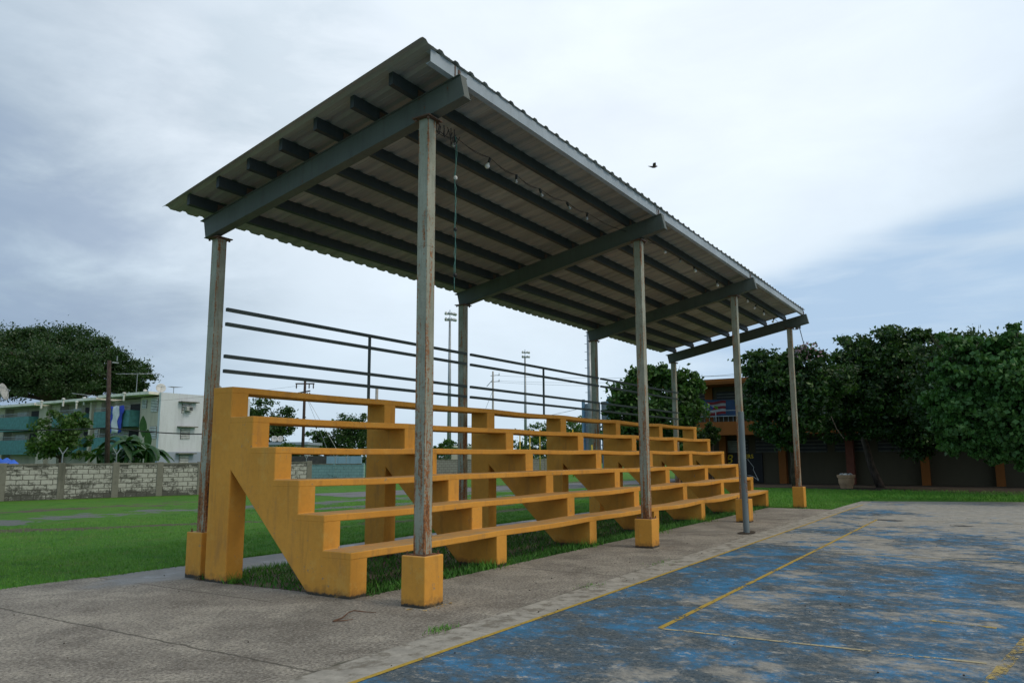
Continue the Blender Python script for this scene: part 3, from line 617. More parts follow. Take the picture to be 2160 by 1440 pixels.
for q in range(7):
    r_ = random.Random(q); mb.tube([(0.25+0.07*q, -0.92, 5.60+r_.uniform(-.02, .02)), (0.26+0.08*q, -0.90+r_.uniform(-.05, .05), 5.5-r_.uniform(0, .12)), (0.33+0.07*q, -0.9, 5.45+r_.uniform(0, .08)), (0.36+0.08*q, -0.88, 5.58)], 0.006, 5)
tag(mb.build('wire_tangle', M['wire']), 'tangle of loose black wires at the head of the nearest front column', 'wires')
# insulator and service wire off the far end column
mb = MB(); P0 = Vector((18.3, -1.0, 5.50)); P1 = at(1686, 690, 29.0); P2 = at(1699, 735, 34.0)
mb.tube([P0, P0.lerp(P1, 0.5)+Vector((0, 0, -0.04)), P1], 0.012, 5); mb.tube([P1, P1.lerp(P2, .5)+Vector((0, 0, -0.05)), P2], 0.014, 5)
for q in (0.55, 1.0):
    c_ = P0.lerp(P1, q); mb.lathe([(0.02, -0.05), (0.06, -0.04), (0.04, 0.0), (0.06, 0.04), (0.02, 0.06)], c_, 8)
mb.lathe([(0.012, 0), (0.012, 0.30)], P1, 5)
tag(mb.build('service_wire', M['wire']), 'service wire with insulators running off the far front corner of the canopy', 'wire')

# ------------------------------------------------------------------ vegetation
def leafmesh(name, blobs, n, size, seed, mat, parent=None, aspect=0.5, cl=0.16, ncl=None, droop=0.3, inner=0.25, mats2=None, frac2=0.0):
    """crown of n small folded leaves gathered in clumps round the surface of the given balls (cx,cy,cz,r)"""
    rg = np.random.default_rng(seed); B = np.array(blobs, float); wgt = B[:, 3]**2; wgt /= wgt.sum()
    ncl = ncl or max(30, n//70)
    bi = rg.choice(len(B), ncl, p=wgt); d = rg.normal(size=(ncl, 3)); d /= np.linalg.norm(d, axis=1)[:, None]
    rad = B[bi, 3]*(0.55+0.52*rg.random(ncl)**0.6)
    inn = rg.random(ncl) < inner; rad[inn] *= rg.random(inn.sum())
    cc = B[bi, :3]+d*rad[:, None]*np.array([1, 1, 0.9]); cr = B[bi, 3]*cl*(0.6+0.9*rg.random(ncl))
    ci = rg.integers(0, ncl, n); o = rg.normal(size=(n, 3))*np.array([1, 1, 0.6])
    c = cc[ci]+o*cr[ci][:, None]
    a = rg.normal(size=(n, 3)); a[:, 2] -= droop; a /= np.linalg.norm(a, axis=1)[:, None]
    b = rg.normal(size=(n, 3)); b[:, 2] *= 0.6; b = np.cross(a, b); b /= np.linalg.norm(b, axis=1)[:, None]+1e-9
    up_ = np.cross(a, b); Ls = size*(0.6+0.8*rg.random(n))[:, None]; W_ = Ls*aspect
    v = np.empty((n, 4, 3)); v[:, 0] = c-a*Ls/2; v[:, 1] = c+b*W_/2+up_*Ls*0.08; v[:, 2] = c+a*Ls/2; v[:, 3] = c-b*W_/2+up_*Ls*0.08
    return quads(name, v, mat, parent, mats2, frac2, rg)
def quads(name, v, mat, parent=None, mats2=None, frac2=0.0, rg=None, k=4):
    n = len(v); me = bpy.data.meshes.new(name); me.vertices.add(n*k); me.vertices.foreach_set('co', v.astype(np.float32).ravel())
    me.loops.add(n*k); me.loops.foreach_set('vertex_index', np.arange(n*k, dtype=np.int32)); me.polygons.add(n); me.polygons.foreach_set('loop_start', np.arange(0, n*k, k, dtype=np.int32))
    me.materials.append(mat)
    if mats2 is not None:
        me.materials.append(mats2); me.polygons.foreach_set('material_index', (rg.random(n) < frac2).astype(np.int32))
    me.update(calc_edges=True); o = bpy.data.objects.new(name, me); COL.objects.link(o)
    if parent is not None: o.parent = parent
    return o
def blobs_px(lst, D):
    out = []
    for q in lst:
        u, v, r = q[:3]; dd = D+(q[3] if len(q) > 3 else 0); p = at(u, v, dd); out.append((p.x, p.y, p.z, r*dd/F))
    return out
def tree(name, blobs, base, n, size, seed, lm, bm, r0, label, group=None, mid=None, **kw):
    base = Vector(base); root = empty(name, base, label=label, cat='tree', group=group)
    lb = [(x-base.x, y-base.y, z-base.z, r) for x, y, z, r in blobs]
    leafmesh('crown', lb, n, size, seed, lm, root, **kw)
    rg = random.Random(seed); mb = MB()
    cx = sum(b[0]*b[3] for b in lb)/sum(b[3] for b in lb); cy = sum(b[1]*b[3] for b in lb)/sum(b[3] for b in lb); zmin = min(b[2]-b[3]*0.5 for b in lb)
    fork = Vector(mid) - base if mid is not None else Vector((cx*0.6, cy*0.6, max(zmin, 0.25*max(b[2] for b in lb))))
    mb.tube([(0, 0, -0.1), tuple(fork*0.35+Vector((rg.uniform(-.1, .1), rg.uniform(-.1, .1), 0))), tuple(fork*0.7), tuple(fork)], [r0*1.25, r0, r0*0.85, r0*0.75], 9)
    for b in lb:
        e = Vector(b[:3]); m_ = fork.lerp(e, 0.5)+Vector((rg.uniform(-.3, .3), rg.uniform(-.3, .3), rg.uniform(0, .3)))*b[3]*0.3
        rr_ = r0*min(0.6, 0.25+0.2*b[3]); mb.tube([fork, m_, e], [rr_, rr_*0.6, rr_*0.25], 6)
        for q in range(3):
            e2 = e+Vector((rg.uniform(-1, 1), rg.uniform(-1, 1), rg.uniform(-.2, 1))).normalized()*b[3]*0.8
            mb.tube([m_, m_.lerp(e2, 0.6)+Vector((0, 0, b[3]*0.1)), e2], [rr_*0.45, rr_*0.3, rr_*0.1], 5)
    mb.build('trunk', bm, root, smooth=True)
    return root
def gz(u, v): p = on(u, v, 2, 0); return Vector((p.x, p.y, 0))
def foot(u, D): p = at(u, 965, D); return Vector((p.x, p.y, 0))

tree('spreading_tree', blobs_px([(20, 765, 62), (110, 750, 62), (160, 738, 50), (205, 762, 50, -4), (60, 732, 40), (240, 785, 46, -3), (278, 795, 34), (125, 790, 50, -6), (195, 800, 46), (-60, 765, 75), (25, 805, 26, -8), (70, 800, 28, -8), (298, 806, 20), (60, 775, 50, -10), (150, 775, 55, -10), (265, 815, 26), (10, 780, 44, -10), (110, 820, 24), (150, 825, 26), (5, 830, 14), (45, 832, 12), (95, 838, 12)], 125), foot(110, 125), 120000, 0.36, 11, M['leafdark'], M['bark'], 0.9,
     'huge dark spreading tree rising behind the apartment building', cl=0.14, ncl=750)
# ------------------------------------------------------------------ apartment building
ap = empty('apartment_building', (38.2, 62.3, 0), label='white and cream three storey apartment block with teal balconies behind the block wall', cat='building')
# local: facade is x=0 plane looking to -x and running along +y; gable is y=0 plane running along +x
LEN = 32.0; WID = 10.5
mb = MB(); mb.box((0.0, 0.0, 2.25), (WID, 0.32, 7.95)); mb.build('gable_wall', M['white'], ap)
mb = MB(); mb.box((-0.02, -0.02, 0), (WID+0.02, 0.30, 2.25)); mb.build('gable_base', M['bluegrey'], ap)
mb = MB(); mb.box((0.9, 0.33, 0), (WID, LEN, 7.6)); mb.box((0.0, 0.33, 0), (0.9, 3.3, 7.55)); mb.box((0.0, 10.2, 0), (0.9, 12.3, 7.5)); mb.box((0.0, 18.2, 0), (0.9, 22.6, 7.5)); mb.box((0.0, 30.3, 0), (0.9, 32.0, 7.5))
mb.build('facade', M['cream'], ap)
for a, b, z in ((0.2, 9.0, 7.66), (9.2, 21.2, 7.50), (21.4, 32.4, 7.44)):
    mb = MB(); mb.prism([(-1.1, z+0.08), (WID, z-0.1), (WID, z+0.12), (-1.1, z+0.34)], 1, a+0.13, b); mb.build('roof', M['roofslab'], ap)
for y in (20.0, 11.2):
    mb = MB(); mb.box((-0.45, y, 0), (-0.005, y+0.35, 7.45)); mb.build('pilaster', M['cream'], ap)
def balcony(y0, y1, z0, z1, d=0.9):
    mb = MB(); mb.box((-d, y0, z0), (-d+0.08, y1, z1)); mb.box((-d+0.08, y0, z0), (0.9, y0+0.08, z1)); mb.box((-d+0.08, y1-0.08, z0), (0.9, y1, z1)); mb.box((-d+0.08, y0+0.08, z0), (0.9, y1-0.08, z0+0.15))
    mb.box((-d-0.02, y0, z0+0.30), (-d, y1, z0+0.34)); o = mb.build('balcony', M['teal'], ap)
    q = MB()
    for k in range(int((y1-y0)/0.16)): q.box((-d+0.03, y0+0.1+0.16*k, z1), (-d+0.05, y0+0.12+0.16*k, z1+0.35))
    q.box((-d+0.02, y0, z1+0.35), (-d+0.06, y1, z1+0.39)); q.build('grille', M['galv'], o)
    q = MB(); q.box((0.88, y0+0.5, z0+0.2), (0.896, y0+(y1-y0)*0.45, z1+0.75)); q.build('doorway', M['dark'], o)
    q = MB(); q.box((0.875, y0+(y1-y0)*0.6, z1-0.5), (0.896, y1-0.7, z1+0.7)); q.build('shutter', M['white_metal'], o)
for y0, y1 in ((3.6, 9.9), (12.3, 17.9), (22.9, 30.0)):
    for z0, z1 in ((4.75, 6.35), (2.15, 3.75)): balcony(y0, y1, z0, z1)
def window(y0, y1, z0, z1, x=-0.0, gable=False):
    mb = MB(); k = max(4, int((z1-z0)/0.14))
    if gable:
        mb.box((y0, -0.03, z0), (y1, -0.005, z1)); o = mb.build('window', M['shade'], ap); q = MB()
        for i in range(k): z = z0+(z1-z0)*i/k; q.box((y0+0.04, -0.07, z+0.02), (y1-0.04, -0.03, z+(z1-z0)/k*0.72))
        q.build('louvre', M['white_metal'], o)
    else:
        mb.box((-0.03, y0, z0), (-0.005, y1, z1)); o = mb.build('window', M['shade'], ap); q = MB()
        for i in range(k): z = z0+(z1-z0)*i/k; q.box((-0.07, y0+0.04, z+0.02), (-0.03, y1-0.04, z+(z1-z0)/k*0.72))
        q.build('louvre', M['white_metal'], o)
    return o
for y0, y1, z0, z1 in ((0.35, 1.5, 6.1, 7.45), (0.35, 1.5, 3.5, 4.7), (2.2, 3.0, 6.5, 7.35), (19.0, 20.0, 5.3, 7.0), (10.4, 11.1, 3.2, 4.6), (30.6, 31.4, 5.5, 6.8), (0.4, 1.5, 0.9, 2.1)): window(y0, y1, z0, z1)
window(12.6, 17.5, 6.6, 7.3, 0.9) if False else None
for z0, z1 in ((6.05, 7.0), (3.5, 4.55), (0.9, 1.95)):
    window(2.3, 3.35, z0, z1, gable=True)
    mb = MB(); mb.box((1.9, -0.55, z1+0.10), (3.9, -0.005, z1+0.20)); mb.build('window_hood', M['mosscap'], ap)
ac = empty('air_conditioner', (41.05, 62.22, 6.28), label='small grey window air conditioner below the top gable window', cat='air conditioner')
mb = MB(); mb.box((-0.35, -0.45, 0), (0.35, -0.03, 0.42)); mb.build('case', M['acgrey'], ac, bevel=0.02)
mb = MB()
for k in range(6): mb.box((-0.05, -0.47, 0.06+0.055*k), (0.3, -0.452, 0.09+0.055*k))
mb.build('grille', M['dark'], ac)
# cloth over the balcony
mb = MB(); cols = [(0, 0.38, 'clothblue'), (0.38, 1.45, 'clothwhite'), (1.45, 2.1, 'clothblue')]
fl = empty('striped_cloth', (37.2, 66.6, 6.45), label='blue and white striped cloth hung over the upper teal balcony', cat='cloth')
for a, b, mt in cols:
    mb = MB(); vs = []; n_ = 9; kk = 8
    for i in range(n_+1):
        z = 0.35-2.65*i/n_
        for j in range(kk+1):
            y = 2.35-(a+(b-a)*j/kk)*(1.0+0.06*math.sin(i*.9))-0.25*(1-i/n_)*0.6; vs.append((-0.08+0.06*math.sin(i*1.3+y*5)-(0.02 if mt == 'clothwhite' else 0), y, z+0.04*math.sin(y*6)))
    mb.add(vs, [(i*(kk+1)+j, i*(kk+1)+j+1, (i+1)*(kk+1)+j+1, (i+1)*(kk+1)+j) for i in range(n_) for j in range(kk)]); o = mb.build('stripe', M[mt], fl, smooth=True); q = o.modifiers.new('t', 'SOLIDIFY'); q.thickness = 0.01
def dish(p, r, look, label, group=None, mat='dish'):
    o = empty('satellite_dish', p, label=label, cat='satellite dish', group=group); d = Vector(look).normalized(); mt = d.to_track_quat('Z', 'Y').to_matrix()
    mb = MB(); mb.lathe([(0.02, 0.0), (r*0.35, r*0.03), (r*0.7, r*0.13), (r, r*0.30), (r, r*0.33), (r*0.7, r*0.16), (r*0.35, r*0.06), (0.02, 0.03)], (0, 0, r), 22, mt); mb.build('reflector', M[mat], o, smooth=True)
    mb = MB(); c_ = Vector((0, 0, r))+d*r*0.9
    for k in range(3): e = mt @ Vector((r*math.cos(k*2.09+.5), r*math.sin(k*2.09+.5), r*0.3))+Vector((0, 0, r)); mb.tube([e, c_], r*0.03, 4)
    mb.lathe([(r*0.07, -.05), (r*0.07, .05)], c_, 8); mb.build('feed_arm', M['galv'], o)
    mb = MB(); mb.tube([(0, 0, -0.15), (0, 0, r)], 0.04, 6); mb.build('mast', M['galv'], o)
dish((38.95, 63.6, 7.98), 0.46, (-0.5, -1.0, 0.35), 'white dish at the gable corner of the apartment roof')
dish((45.4, 63.5, 8.12), 0.55, (-0.9, -0.7, 0.3), 'grey dish peeking above the ochre bleacher end beside the left column', mat='acgrey')
dish(at(1, 845, 108), 1.0, (0.7, -0.8, 0.3), 'grey dish at the left edge beyond the apartment roof', mat='acgrey')
def antenna(p, r, h, az_, label, tilt=0.0):
    mb = MB(); mb.tube([(0, 0, -0.2), (0, 0, h)], 0.035, 5); a = Vector((math.cos(az_), math.sin(az_), tilt)); b = Vector((-math.sin(az_), math.cos(az_), 0))
    mb.tube([a*-r+Vector((0, 0, h)), a*r+Vector((0, 0, h))], 0.03, 5)
    for k in range(6): c_ = a*(-r+2*r*k/5)+Vector((0, 0, h)); mb.tube([c_-b*(0.28+0.07*k), c_+b*(0.28+0.07*k)], 0.02, 4)
    o = mb.build('tv_antenna', M['galv']); o.location = p; tag(o, label, 'antenna')
antenna((40.1, 63.2, 7.9), 0.5, 0.75, 0.2, 'short rooftop aerial between the white dish and the steel column')
antenna((38.9, 76.6, 7.6), 1.5, 0.8, -1.0, 'pale rooftop aerial over the middle of the apartment block', -0.12)
pz = at(290, 788, 88); antenna((pz.x, pz.y, 7.75), 2.1, pz.z-7.75, -1.0, 'tall wide television aerial standing against the big tree')
for (u, v) in ((162, 846), (178, 838), (134, 840), (306, 822), (88, 845), (262, 828)):
    p = at(u, v, 92 if u < 250 else 85); mb = MB(); mb.lathe([(0.10, -0.6), (0.10, 0.05), (0.17, 0.08), (0.17, 0.2), (0.06, 0.25)], (0, 0, -0.1), 8); o = mb.build('roof_vent', M['dish']); o.location = (p.x, p.y, p.z-0.1)
    tag(o, 'white vent pipe on the apartment roof', 'vent', 'vent pipes on the apartment roof')
# neighbour house at the left edge
nb = empty('neighbour_building', (36.4, 96.2, 0), label='pale building with flat roof at the far left edge beyond the apartments', cat='building')
mb = MB(); mb.box((0.0, 0, 3.9), (8, 10, 6.9)); mb.build('wall', M['cream'], nb)
mb = MB(); mb.box((-0.05, -0.02, 0), (8, 10, 3.9)); mb.build('base_wall', M['bluegrey'], nb)
mb = MB(); mb.box((-0.6, -0.5, 6.9), (8.3, 10.3, 7.15)); mb.build('roof', M['roofslab'], nb)

# ------------------------------------------------------------------ block walls
def block_wall(A, B, posts, hz, mat, postmat, label, capz=0.07, pw=0.26):
    A = Vector(A); B = Vector(B); d = B-A; ln = d.length; o = empty('block_wall', (A.x, A.y, 0), math.atan2(d.y, d.x), label=label, cat='wall')
    for a, b in zip(posts, posts[1:]):
        mb = MB(); mb.box((a+pw/2, -0.07, 0), (b-pw/2, 0.07, hz)); mb.build('panel', mat, o)
        mb = MB(); n_ = max(2, int((b-a)/0.3)); vs = []
        for i in range(n_+1):
            x = a+(b-a)*i/n_ if 0 < i < n_ else (a+pw/2 if i == 0 else b-pw/2); z = hz+capz+random.uniform(-.012, .012); vs += [(x, -0.09, hz+0.003), (x, 0.09, hz+0.003), (x, 0.09, z), (x, -0.09, z)]
        mb.add(vs, [(4*i+q, 4*i+(q+1) % 4, 4*i+4+(q+1) % 4, 4*i+4+q) for i in range(n_) for q in range(4)]+[(0, 1, 2, 3), (4*n_+3, 4*n_+2, 4*n_+1, 4*n_)]); mb.build('coping', M['mosscap'], o)
    for a in posts: mb = MB(); mb.box((a-pw/2, -0.10, 0), (a+pw/2, 0.10, hz+capz+0.03)); mb.build('post', postmat, o, bevel=0.01)
    return o
A1, B1 = (8.41, 26.86), (15.5, 24.5)
d_ = Vector((B1[0]-A1[0], B1[1]-A1[1])).normalized(); A0 = Vector(A1)-d_*7.4
def along(u, A, d):          # where the sight line u meets the wall line
    q = ray(u, 1000); a = np.array([[d.x, -q[0]], [d.y, -q[1]]]); b = np.array([CAM[0]-A.x, CAM[1]-A.y]); return float(np.linalg.solve(a, b)[0])
ps = [along(u, A0, d_) for u in (4, 129, 243, 336, 422)]
ps = [ps[0]-3.2-3.2, ps[0]-3.2]+ps+[ps[-1]+2.6, ps[-1]+5.2]
block_wall(A0, B1, ps, 1.36, M['block'], M['mosscap'], 'mildewed cream block wall with concrete posts in front of the apartments')
A2 = at(540, 1000, 60); B2 = at(765, 1000, 56); A2 = Vector((A2.x, A2.y)); B2 = Vector((B2.x, B2.y)); d2_ = (B2-A2).normalized()
ps = [along(u, A2, d2_) for u in (470, 556, 643)]
block_wall(A2, B2, ps, 1.12, M['block'], M['mosscap'], 'short cream block wall seen through the bleachers left of the teal wall')
ps = [along(u, A2, d2_) for u in (649, 706, 766)]
block_wall(A2, B2, ps, 1.12, M['teal_block'], M['teal_block'], 'pale teal block wall seen through the bleachers', pw=0.16)
A3 = at(775, 1000, 60); B3 = at(1200, 1000, 74); A3 = Vector((A3.x, A3.y)); B3 = Vector((B3.x, B3.y)); d3_ = (B3-A3).normalized(); L3 = (B3-A3).length
block_wall(A3, B3, [L3*k/7 for k in range(8)], 1.35, M['grey_block'], M['mosscap'], 'grey block wall far behind the middle of the bleachers')
def ybracket(p, label):
    mb = MB(); mb.tube([(0, 0, -0.15), (0, 0, 0.22)], 0.025, 5); mb.tube([(0, 0, 0.22), (-0.16, 0.05, 0.5)], 0.022, 5); mb.tube([(0, 0, 0.22), (0.16, -0.05, 0.5)], 0.022, 5)
    o = mb.build('wall_bracket', M['galv']); o.location = p; tag(o, label, 'bracket', 'Y shaped brackets on top of the block walls')
for u, v, D, a in ((131, 975, 37.0, 'cream'), (245, 974, 37.4, 'cream'), (646, 977, 57.5, 'teal'), (707, 977, 56.6, 'teal'), (730, 977, 56.3, 'teal')):
    p = at(u, v, D); p.z = (1.46 if a == 'cream' else 1.22)+0.12; ybracket(p, 'Y shaped metal wire bracket on top of the %s block wall' % a)
# blue tarp and little shed beyond the walls
mb = MB(); c_ = at(14, 970, 50); vs = []
for i in range(9):
    for j in range(7): vs.append((c_.x+(-0.9+1.5*i/8), c_.y+(j-3)*0.2+(-0.9+1.5*i/8)*-0.45, c_.z-0.55+0.75*math.sin(math.pi*i/8)**0.5*(0.75+0.2*math.sin(i*2.1+j))*math.sin(math.pi*(j+.5)/7)**0.4))
mb.add(vs, [(i*7+j, i*7+j+1, (i+1)*7+j+1, (i+1)*7+j) for i in range(8) for j in range(6)]); o = mb.build('tarpaulin', M['tarp'], smooth=True); tag(o, 'crumpled bright blue tarpaulin over something behind the cream wall', 'tarpaulin')
q = o.modifiers.new('t', 'SOLIDIFY'); q.thickness = 0.02
a_ = at(610, 975, 64); sh = empty('shed', (a_.x, a_.y, 0), math.atan2(d2_.y, d2_.x), label='low dark shed with pale blue wall sheets behind the teal wall', cat='shed')
mb = MB(); mb.box((0, 0, 0), (3.2, 2.5, 1.75)); mb.build('wall', M['shade'], sh)
for k in range(3): mb = MB(); mb.box((3.22+1.0*k, -0.02, 0.4), (4.18+1.0*k, 0.04, 1.72)); mb.build('wall_sheet', m_stucco('pale_blue_sheet', (0.28, 0.42, 0.52), (0.2, 0.3, 0.36), 0.5) if k == 0 else sh.children[-1].data.materials[0], sh)
# ------------------------------------------------------------------ poles
def pole(name, u, vt, D, r, mat, label, cat='utility pole', topr=0.7, hgt=None, lean=False):
    b = foot(u, D); t = at(u, vt, D); o = empty(name, b, label=label, cat=cat); mb = MB(); mb.tube([(0, 0, 0), ((t.x-b.x)*0.9, (t.y-b.y)*0.9, t.z)] if lean else [(0, 0, 0), (0, 0, t.z)], [r, r*topr], 10); mb.build('shaft', mat, o, smooth=True); return o, t.z
rgt = Vector((rt[0], rt[1], 0)).normalized()
o, h = pole('utility_pole', 229, 760, 52, 0.16, M['wood'], 'dark wooden utility pole in front of the apartment facade', lean=True)
mb = MB(); mb.lathe([(0.03, 0), (0.03, 0.3)], (0.1, 0, h)); mb.box((-0.2, -0.04, h-0.15), (0.2, 0.04, h-0.08)); mb.build('bracket', M['galv'], o)
PW1 = at(229, 905, 52)
o, h = pole('utility_pole', 638, 803, 72, 0.16, M['wood'], 'black wooden utility pole with two crossarms left of the second bleacher frame')
for z, a, b, sl_ in ((h-0.25, -0.85, 0.85, 0.0), (h-1.0, -0.6, 0.5, 0.2)):
    mb = MB(); mb.tube([rgt*a+Vector((0, 0, z-sl_*.5)), rgt*b+Vector((0, 0, z+sl_*.5))], 0.065, 5); mb.build('crossarm', M['wood'], o)
    for q in (a*0.9, b*0.45, b*0.9): mb = MB(); mb.lathe([(0.03, 0), (0.07, -0.1), (0.04, -0.18), (0.07, -0.26), (0.02, -0.42)], rgt*q+Vector((0, 0, z-0.05)), 7); mb.build('insulator', M['wood'], o)
mb = MB()
for e in (2.6, 3.6): mb.tube([rgt*0.1+Vector((0, 0, h-1.3)), rgt*e+Vector((0, 0, 1.4))], 0.018, 4)
mb.build('guy_wire', M['galv'], o)
o, h = pole('utility_pole', 792, 819, 76, 0.17, M['concrete_pole'], 'pale concrete pole stub beside the first railing post', topr=0.85)
o, h = pole('utility_pole', 1040, 783, 112, 0.20, M['concrete_pole'], 'slim grey utility pole between the two floodlight masts', topr=0.6)
for z in (h-0.55, h-1.45):
    mb = MB(); mb.tube([rgt*-0.35+Vector((0, 0, z-0.1)), rgt*1.0+Vector((0, 0, z))], 0.05, 5); mb.lathe([(0.05, 0), (0.05, 0.3)], rgt*0.9+Vector((0, 0, z)), 6); mb.build('crossarm', M['galv'], o)
mb = MB(); mb.tube([rgt*-0.1+Vector((0, 0, h-1.3)), rgt*-0.9+Vector((0, 0, h-2.2))], 0.05, 5); mb.tube([rgt*-0.1+Vector((0, 0, h-3.0)), rgt*-3.2+Vector((0, 0, 3))], 0.03, 4); mb.build('guy_wire', M['galv'], o)
def mast(u, vt, D, label, n, vw):
    o, h = pole('floodlight_mast', u, vt+14, D, 0.34, M['galv'], label, 'floodlight mast', 0.45)
    mb = MB(); mb.tube([rgt*-vw+Vector((0, 0, h)), rgt*vw+Vector((0, 0, h))], 0.08, 5); mb.tube([rgt*-vw+Vector((0, 0, h+0.9)), rgt*vw+Vector((0, 0, h+0.9))], 0.06, 5); mb.tube([(0, 0, h-.2), (0, 0, h+1.6)], 0.06, 5); mb.build('lamp_frame', M['galv'], o)
    for k in range(n):
        x = -vw+2*vw*k/(n-1); mtx = Matrix.Rotation(R(70), 3, 'X') @ Matrix.Rotation(k*0.5, 3, 'Y')
        for z in (0.15, 1.0): mb = MB(); mb.lathe([(0.10, 0.0), (0.23, 0.25), (0.25, 0.33), (0.05, 0.32)], rgt*x+Vector((0, 0, h+z)), 10, mtx); mb.build('floodlight', M['lamp'], o)
mast(947, 662, 112, 'tall floodlight mast with a wide lamp rack left of the second back column', 5, 0.75)
mast(1109, 740, 150, 'more distant floodlight mast with a small lamp rack above the railing', 4, 0.62)
o, h = pole('steel_pole', 1247, 700, 38, 0.125, M['galv'], 'thick galvanised pole with climbing pegs just left of the third back column', 'pole', 0.85)
mb = MB()
for k in range(18): mb.tube([Vector((0, 0, 1.5+0.4*k)), rgt*-0.22+Vector((0, 0, 1.5+0.4*k))], 0.012, 4)
mb.build('climbing_peg', M['galv'], o)
# wires
def wire(pts, r, label, name='overhead_wire', sag=0.0, mat='wire'):
    out = []
    for a, b in zip(pts, pts[1:]):
        for k in range(10): t = k/10; v = Vector(a).lerp(Vector(b), t); v.z -= sag*4*t*(1-t); out.append(v)
    out.append(Vector(pts[-1])); mb = MB(); mb.tube(out, r, 5); o = mb.build(name, M[mat]); return tag(o, label, 'wire')
wire([at(-60, 904, 60), at(229, 902, 52), at(470, 915, 50)], 0.035, 'black cable crossing in front of the apartments at mid height', sag=0.12)
tag(wire([at(-60, 865, 74), at(640, 812, 72)], 0.008, 'faint wire reaching the black pole from the left', sag=0.4))
wires = [((1050, 792), (1330, 795)), ((1050, 803), (1330, 803)), ((1050, 806), (1340, 816))]
for (a, b), lb in zip(wires, ('top', 'middle', 'bottom')):
    wire([at(*a, 112), at(b[0]+250, b[1]-4, 70)], 0.016, '%s one of the three thin wires running right from the slim grey pole' % lb, sag=0.3, mat='galv')
wire([at(880, 898, 120), at(1040, 893, 112)], 0.022, 'upper thin wire low behind the top bench left of the slim grey pole', sag=0.3, mat='galv')
wire([at(1100, 885, 120), at(1225, 861, 60)], 0.02, 'thin wire rising to the grey sheet hoarding', sag=0.1, mat='galv')
wire([at(1440, 793, 60), at(1560, 787, 60)], 0.014, 'thin wire above the school roof', sag=0.1, mat='galv')
wire([at(1960, 705, 60), at(2250, 722, 60)], 0.016, 'thin wire over the trees at the right edge', sag=0.05, mat='galv')

# ------------------------------------------------------------------ grey hoarding with blue posts
ha = at(1230, 965, 45); hb = at(1312, 965, 42); hd = Vector((hb.x-ha.x, hb.y-ha.y, 0)); ln = hd.length
ho = empty('sheet_hoarding', (ha.x, ha.y, 0), math.atan2(hd.y, hd.x), label='tall grey sheet hoarding on pale blue posts behind the third back column', cat='hoarding')
for k in range(3):
    mb = MB(); w_ = (ln+2.0)/3
    for q in range(int(w_/0.2)): mb.box((k*w_+q*0.2, 0.0, 0.9), (k*w_+q*0.2+0.16, 0.03+0.02*(q % 2), 4.6+0.02*k))
    mb.build('sheet', M['hoard'], ho)
for x in (0.22, 1.30, 2.7): mb = MB(); mb.box((x-0.09, -0.12, 0), (x+0.09, -0.004, 4.85)); mb.build('post', M['bluepost'], ho)
for z in (0.95, 1.25, 1.6): mb = MB(); mb.box((0.31, -0.08, z), (1.21, -0.02, z+0.06)); mb.build('crossbar', M['bluepost'], ho)
o, h = pole('yellow_post', 1250, 938, 36, 0.06, M['yellowpost'], 'stubby yellow post at the foot of the galvanised pole', 'post', 1.0)
for i, u in enumerate((1069, 1097, 1118, 1139, 1209)):
    o, h = pole('yellow_post', u, 905, 62, 0.045, M['yellowpost'], 'thin yellow fence post before the scrubby tree', 'post', 1.0); o['group'] = 'thin yellow fence posts behind the bleachers'

# ------------------------------------------------------------------ trees and plants, left and centre
tree('garden_tree', blobs_px([(125, 900, 30), (100, 925, 30), (150, 905, 28), (120, 885, 22), (85, 940, 20), (140, 935, 28), (172, 890, 20), (160, 945, 20), (105, 955, 20), (185, 930, 12), (72, 948, 10)], 56), foot(128, 56), 5200, 0.26, 21, M['leafbright'], M['bark'], 0.09, 'small bright green tree in front of the teal balconies', cl=0.2, inner=0.15)
tree('round_tree', blobs_px([(540, 885, 42), (575, 885, 36), (590, 905, 28), (520, 905, 40), (560, 915, 34)], 92), foot(550, 92), 9000, 0.34, 22, M['leafdark'], M['bark'], 0.3, 'round dark tree seen through the top gap of the bleachers', mats2=M['leafmid'], frac2=0.3)
tree('round_tree', blobs_px([(735, 895, 26), (760, 890, 26), (718, 925, 28), (750, 925, 32), (690, 935, 26), (665, 925, 20), (780, 915, 30)], 84), foot(735, 84), 9000, 0.28, 23, M['leafdark'], M['bark'], 0.25, 'bushy dark tree behind the teal wall right of the black pole', mats2=M['leafmid'], frac2=0.25, cl=0.2)
def bush(name, bl, D, n, size, seed, mat, label, group=None):
    b = foot(bl[0][0], D); o = empty(name, b, label=label, cat='bush', group=group)
    leafmesh('foliage', [(x-b.x, y-b.y, z-b.z, r) for x, y, z, r in blobs_px(bl, D)], n, size, seed, mat, o, inner=0.4)
    mb = MB()
    for k in range(5): t = Vector(blobs_px([bl[k % len(bl)]], D)[0][:3])-b; mb.tube([(0, 0, 0), t*0.5+Vector((0, 0, .1)), t], [0.05, 0.035, 0.01], 5)
    mb.build('stem', M['bark'], o)
bush('bush', [(605, 945, 13), (585, 950, 12), (625, 950, 12), (570, 955, 10)], 66, 2200, 0.22, 31, M['leafbright'], 'light green bush below the twin dishes')
bush('bush', [(665, 958, 12), (690, 955, 12), (740, 958, 10), (715, 960, 10), (755, 958, 9)], 64, 2600, 0.22, 32, M['leafbright'], 'light green bush along the top of the teal wall')
bush('bush', [(925, 945, 12), (945, 940, 14), (910, 948, 12), (960, 948, 10)], 90, 2200, 0.26, 33, M['leafmid'], 'low green bush between the nearest front column and the second back column')
gh = at(560, 960, 78); g2 = empty('flat_roofed_house', (gh.x, gh.y, 0), math.atan2(rgt.y, rgt.x), label='low grey flat roofed house carrying the twin dishes', cat='house')
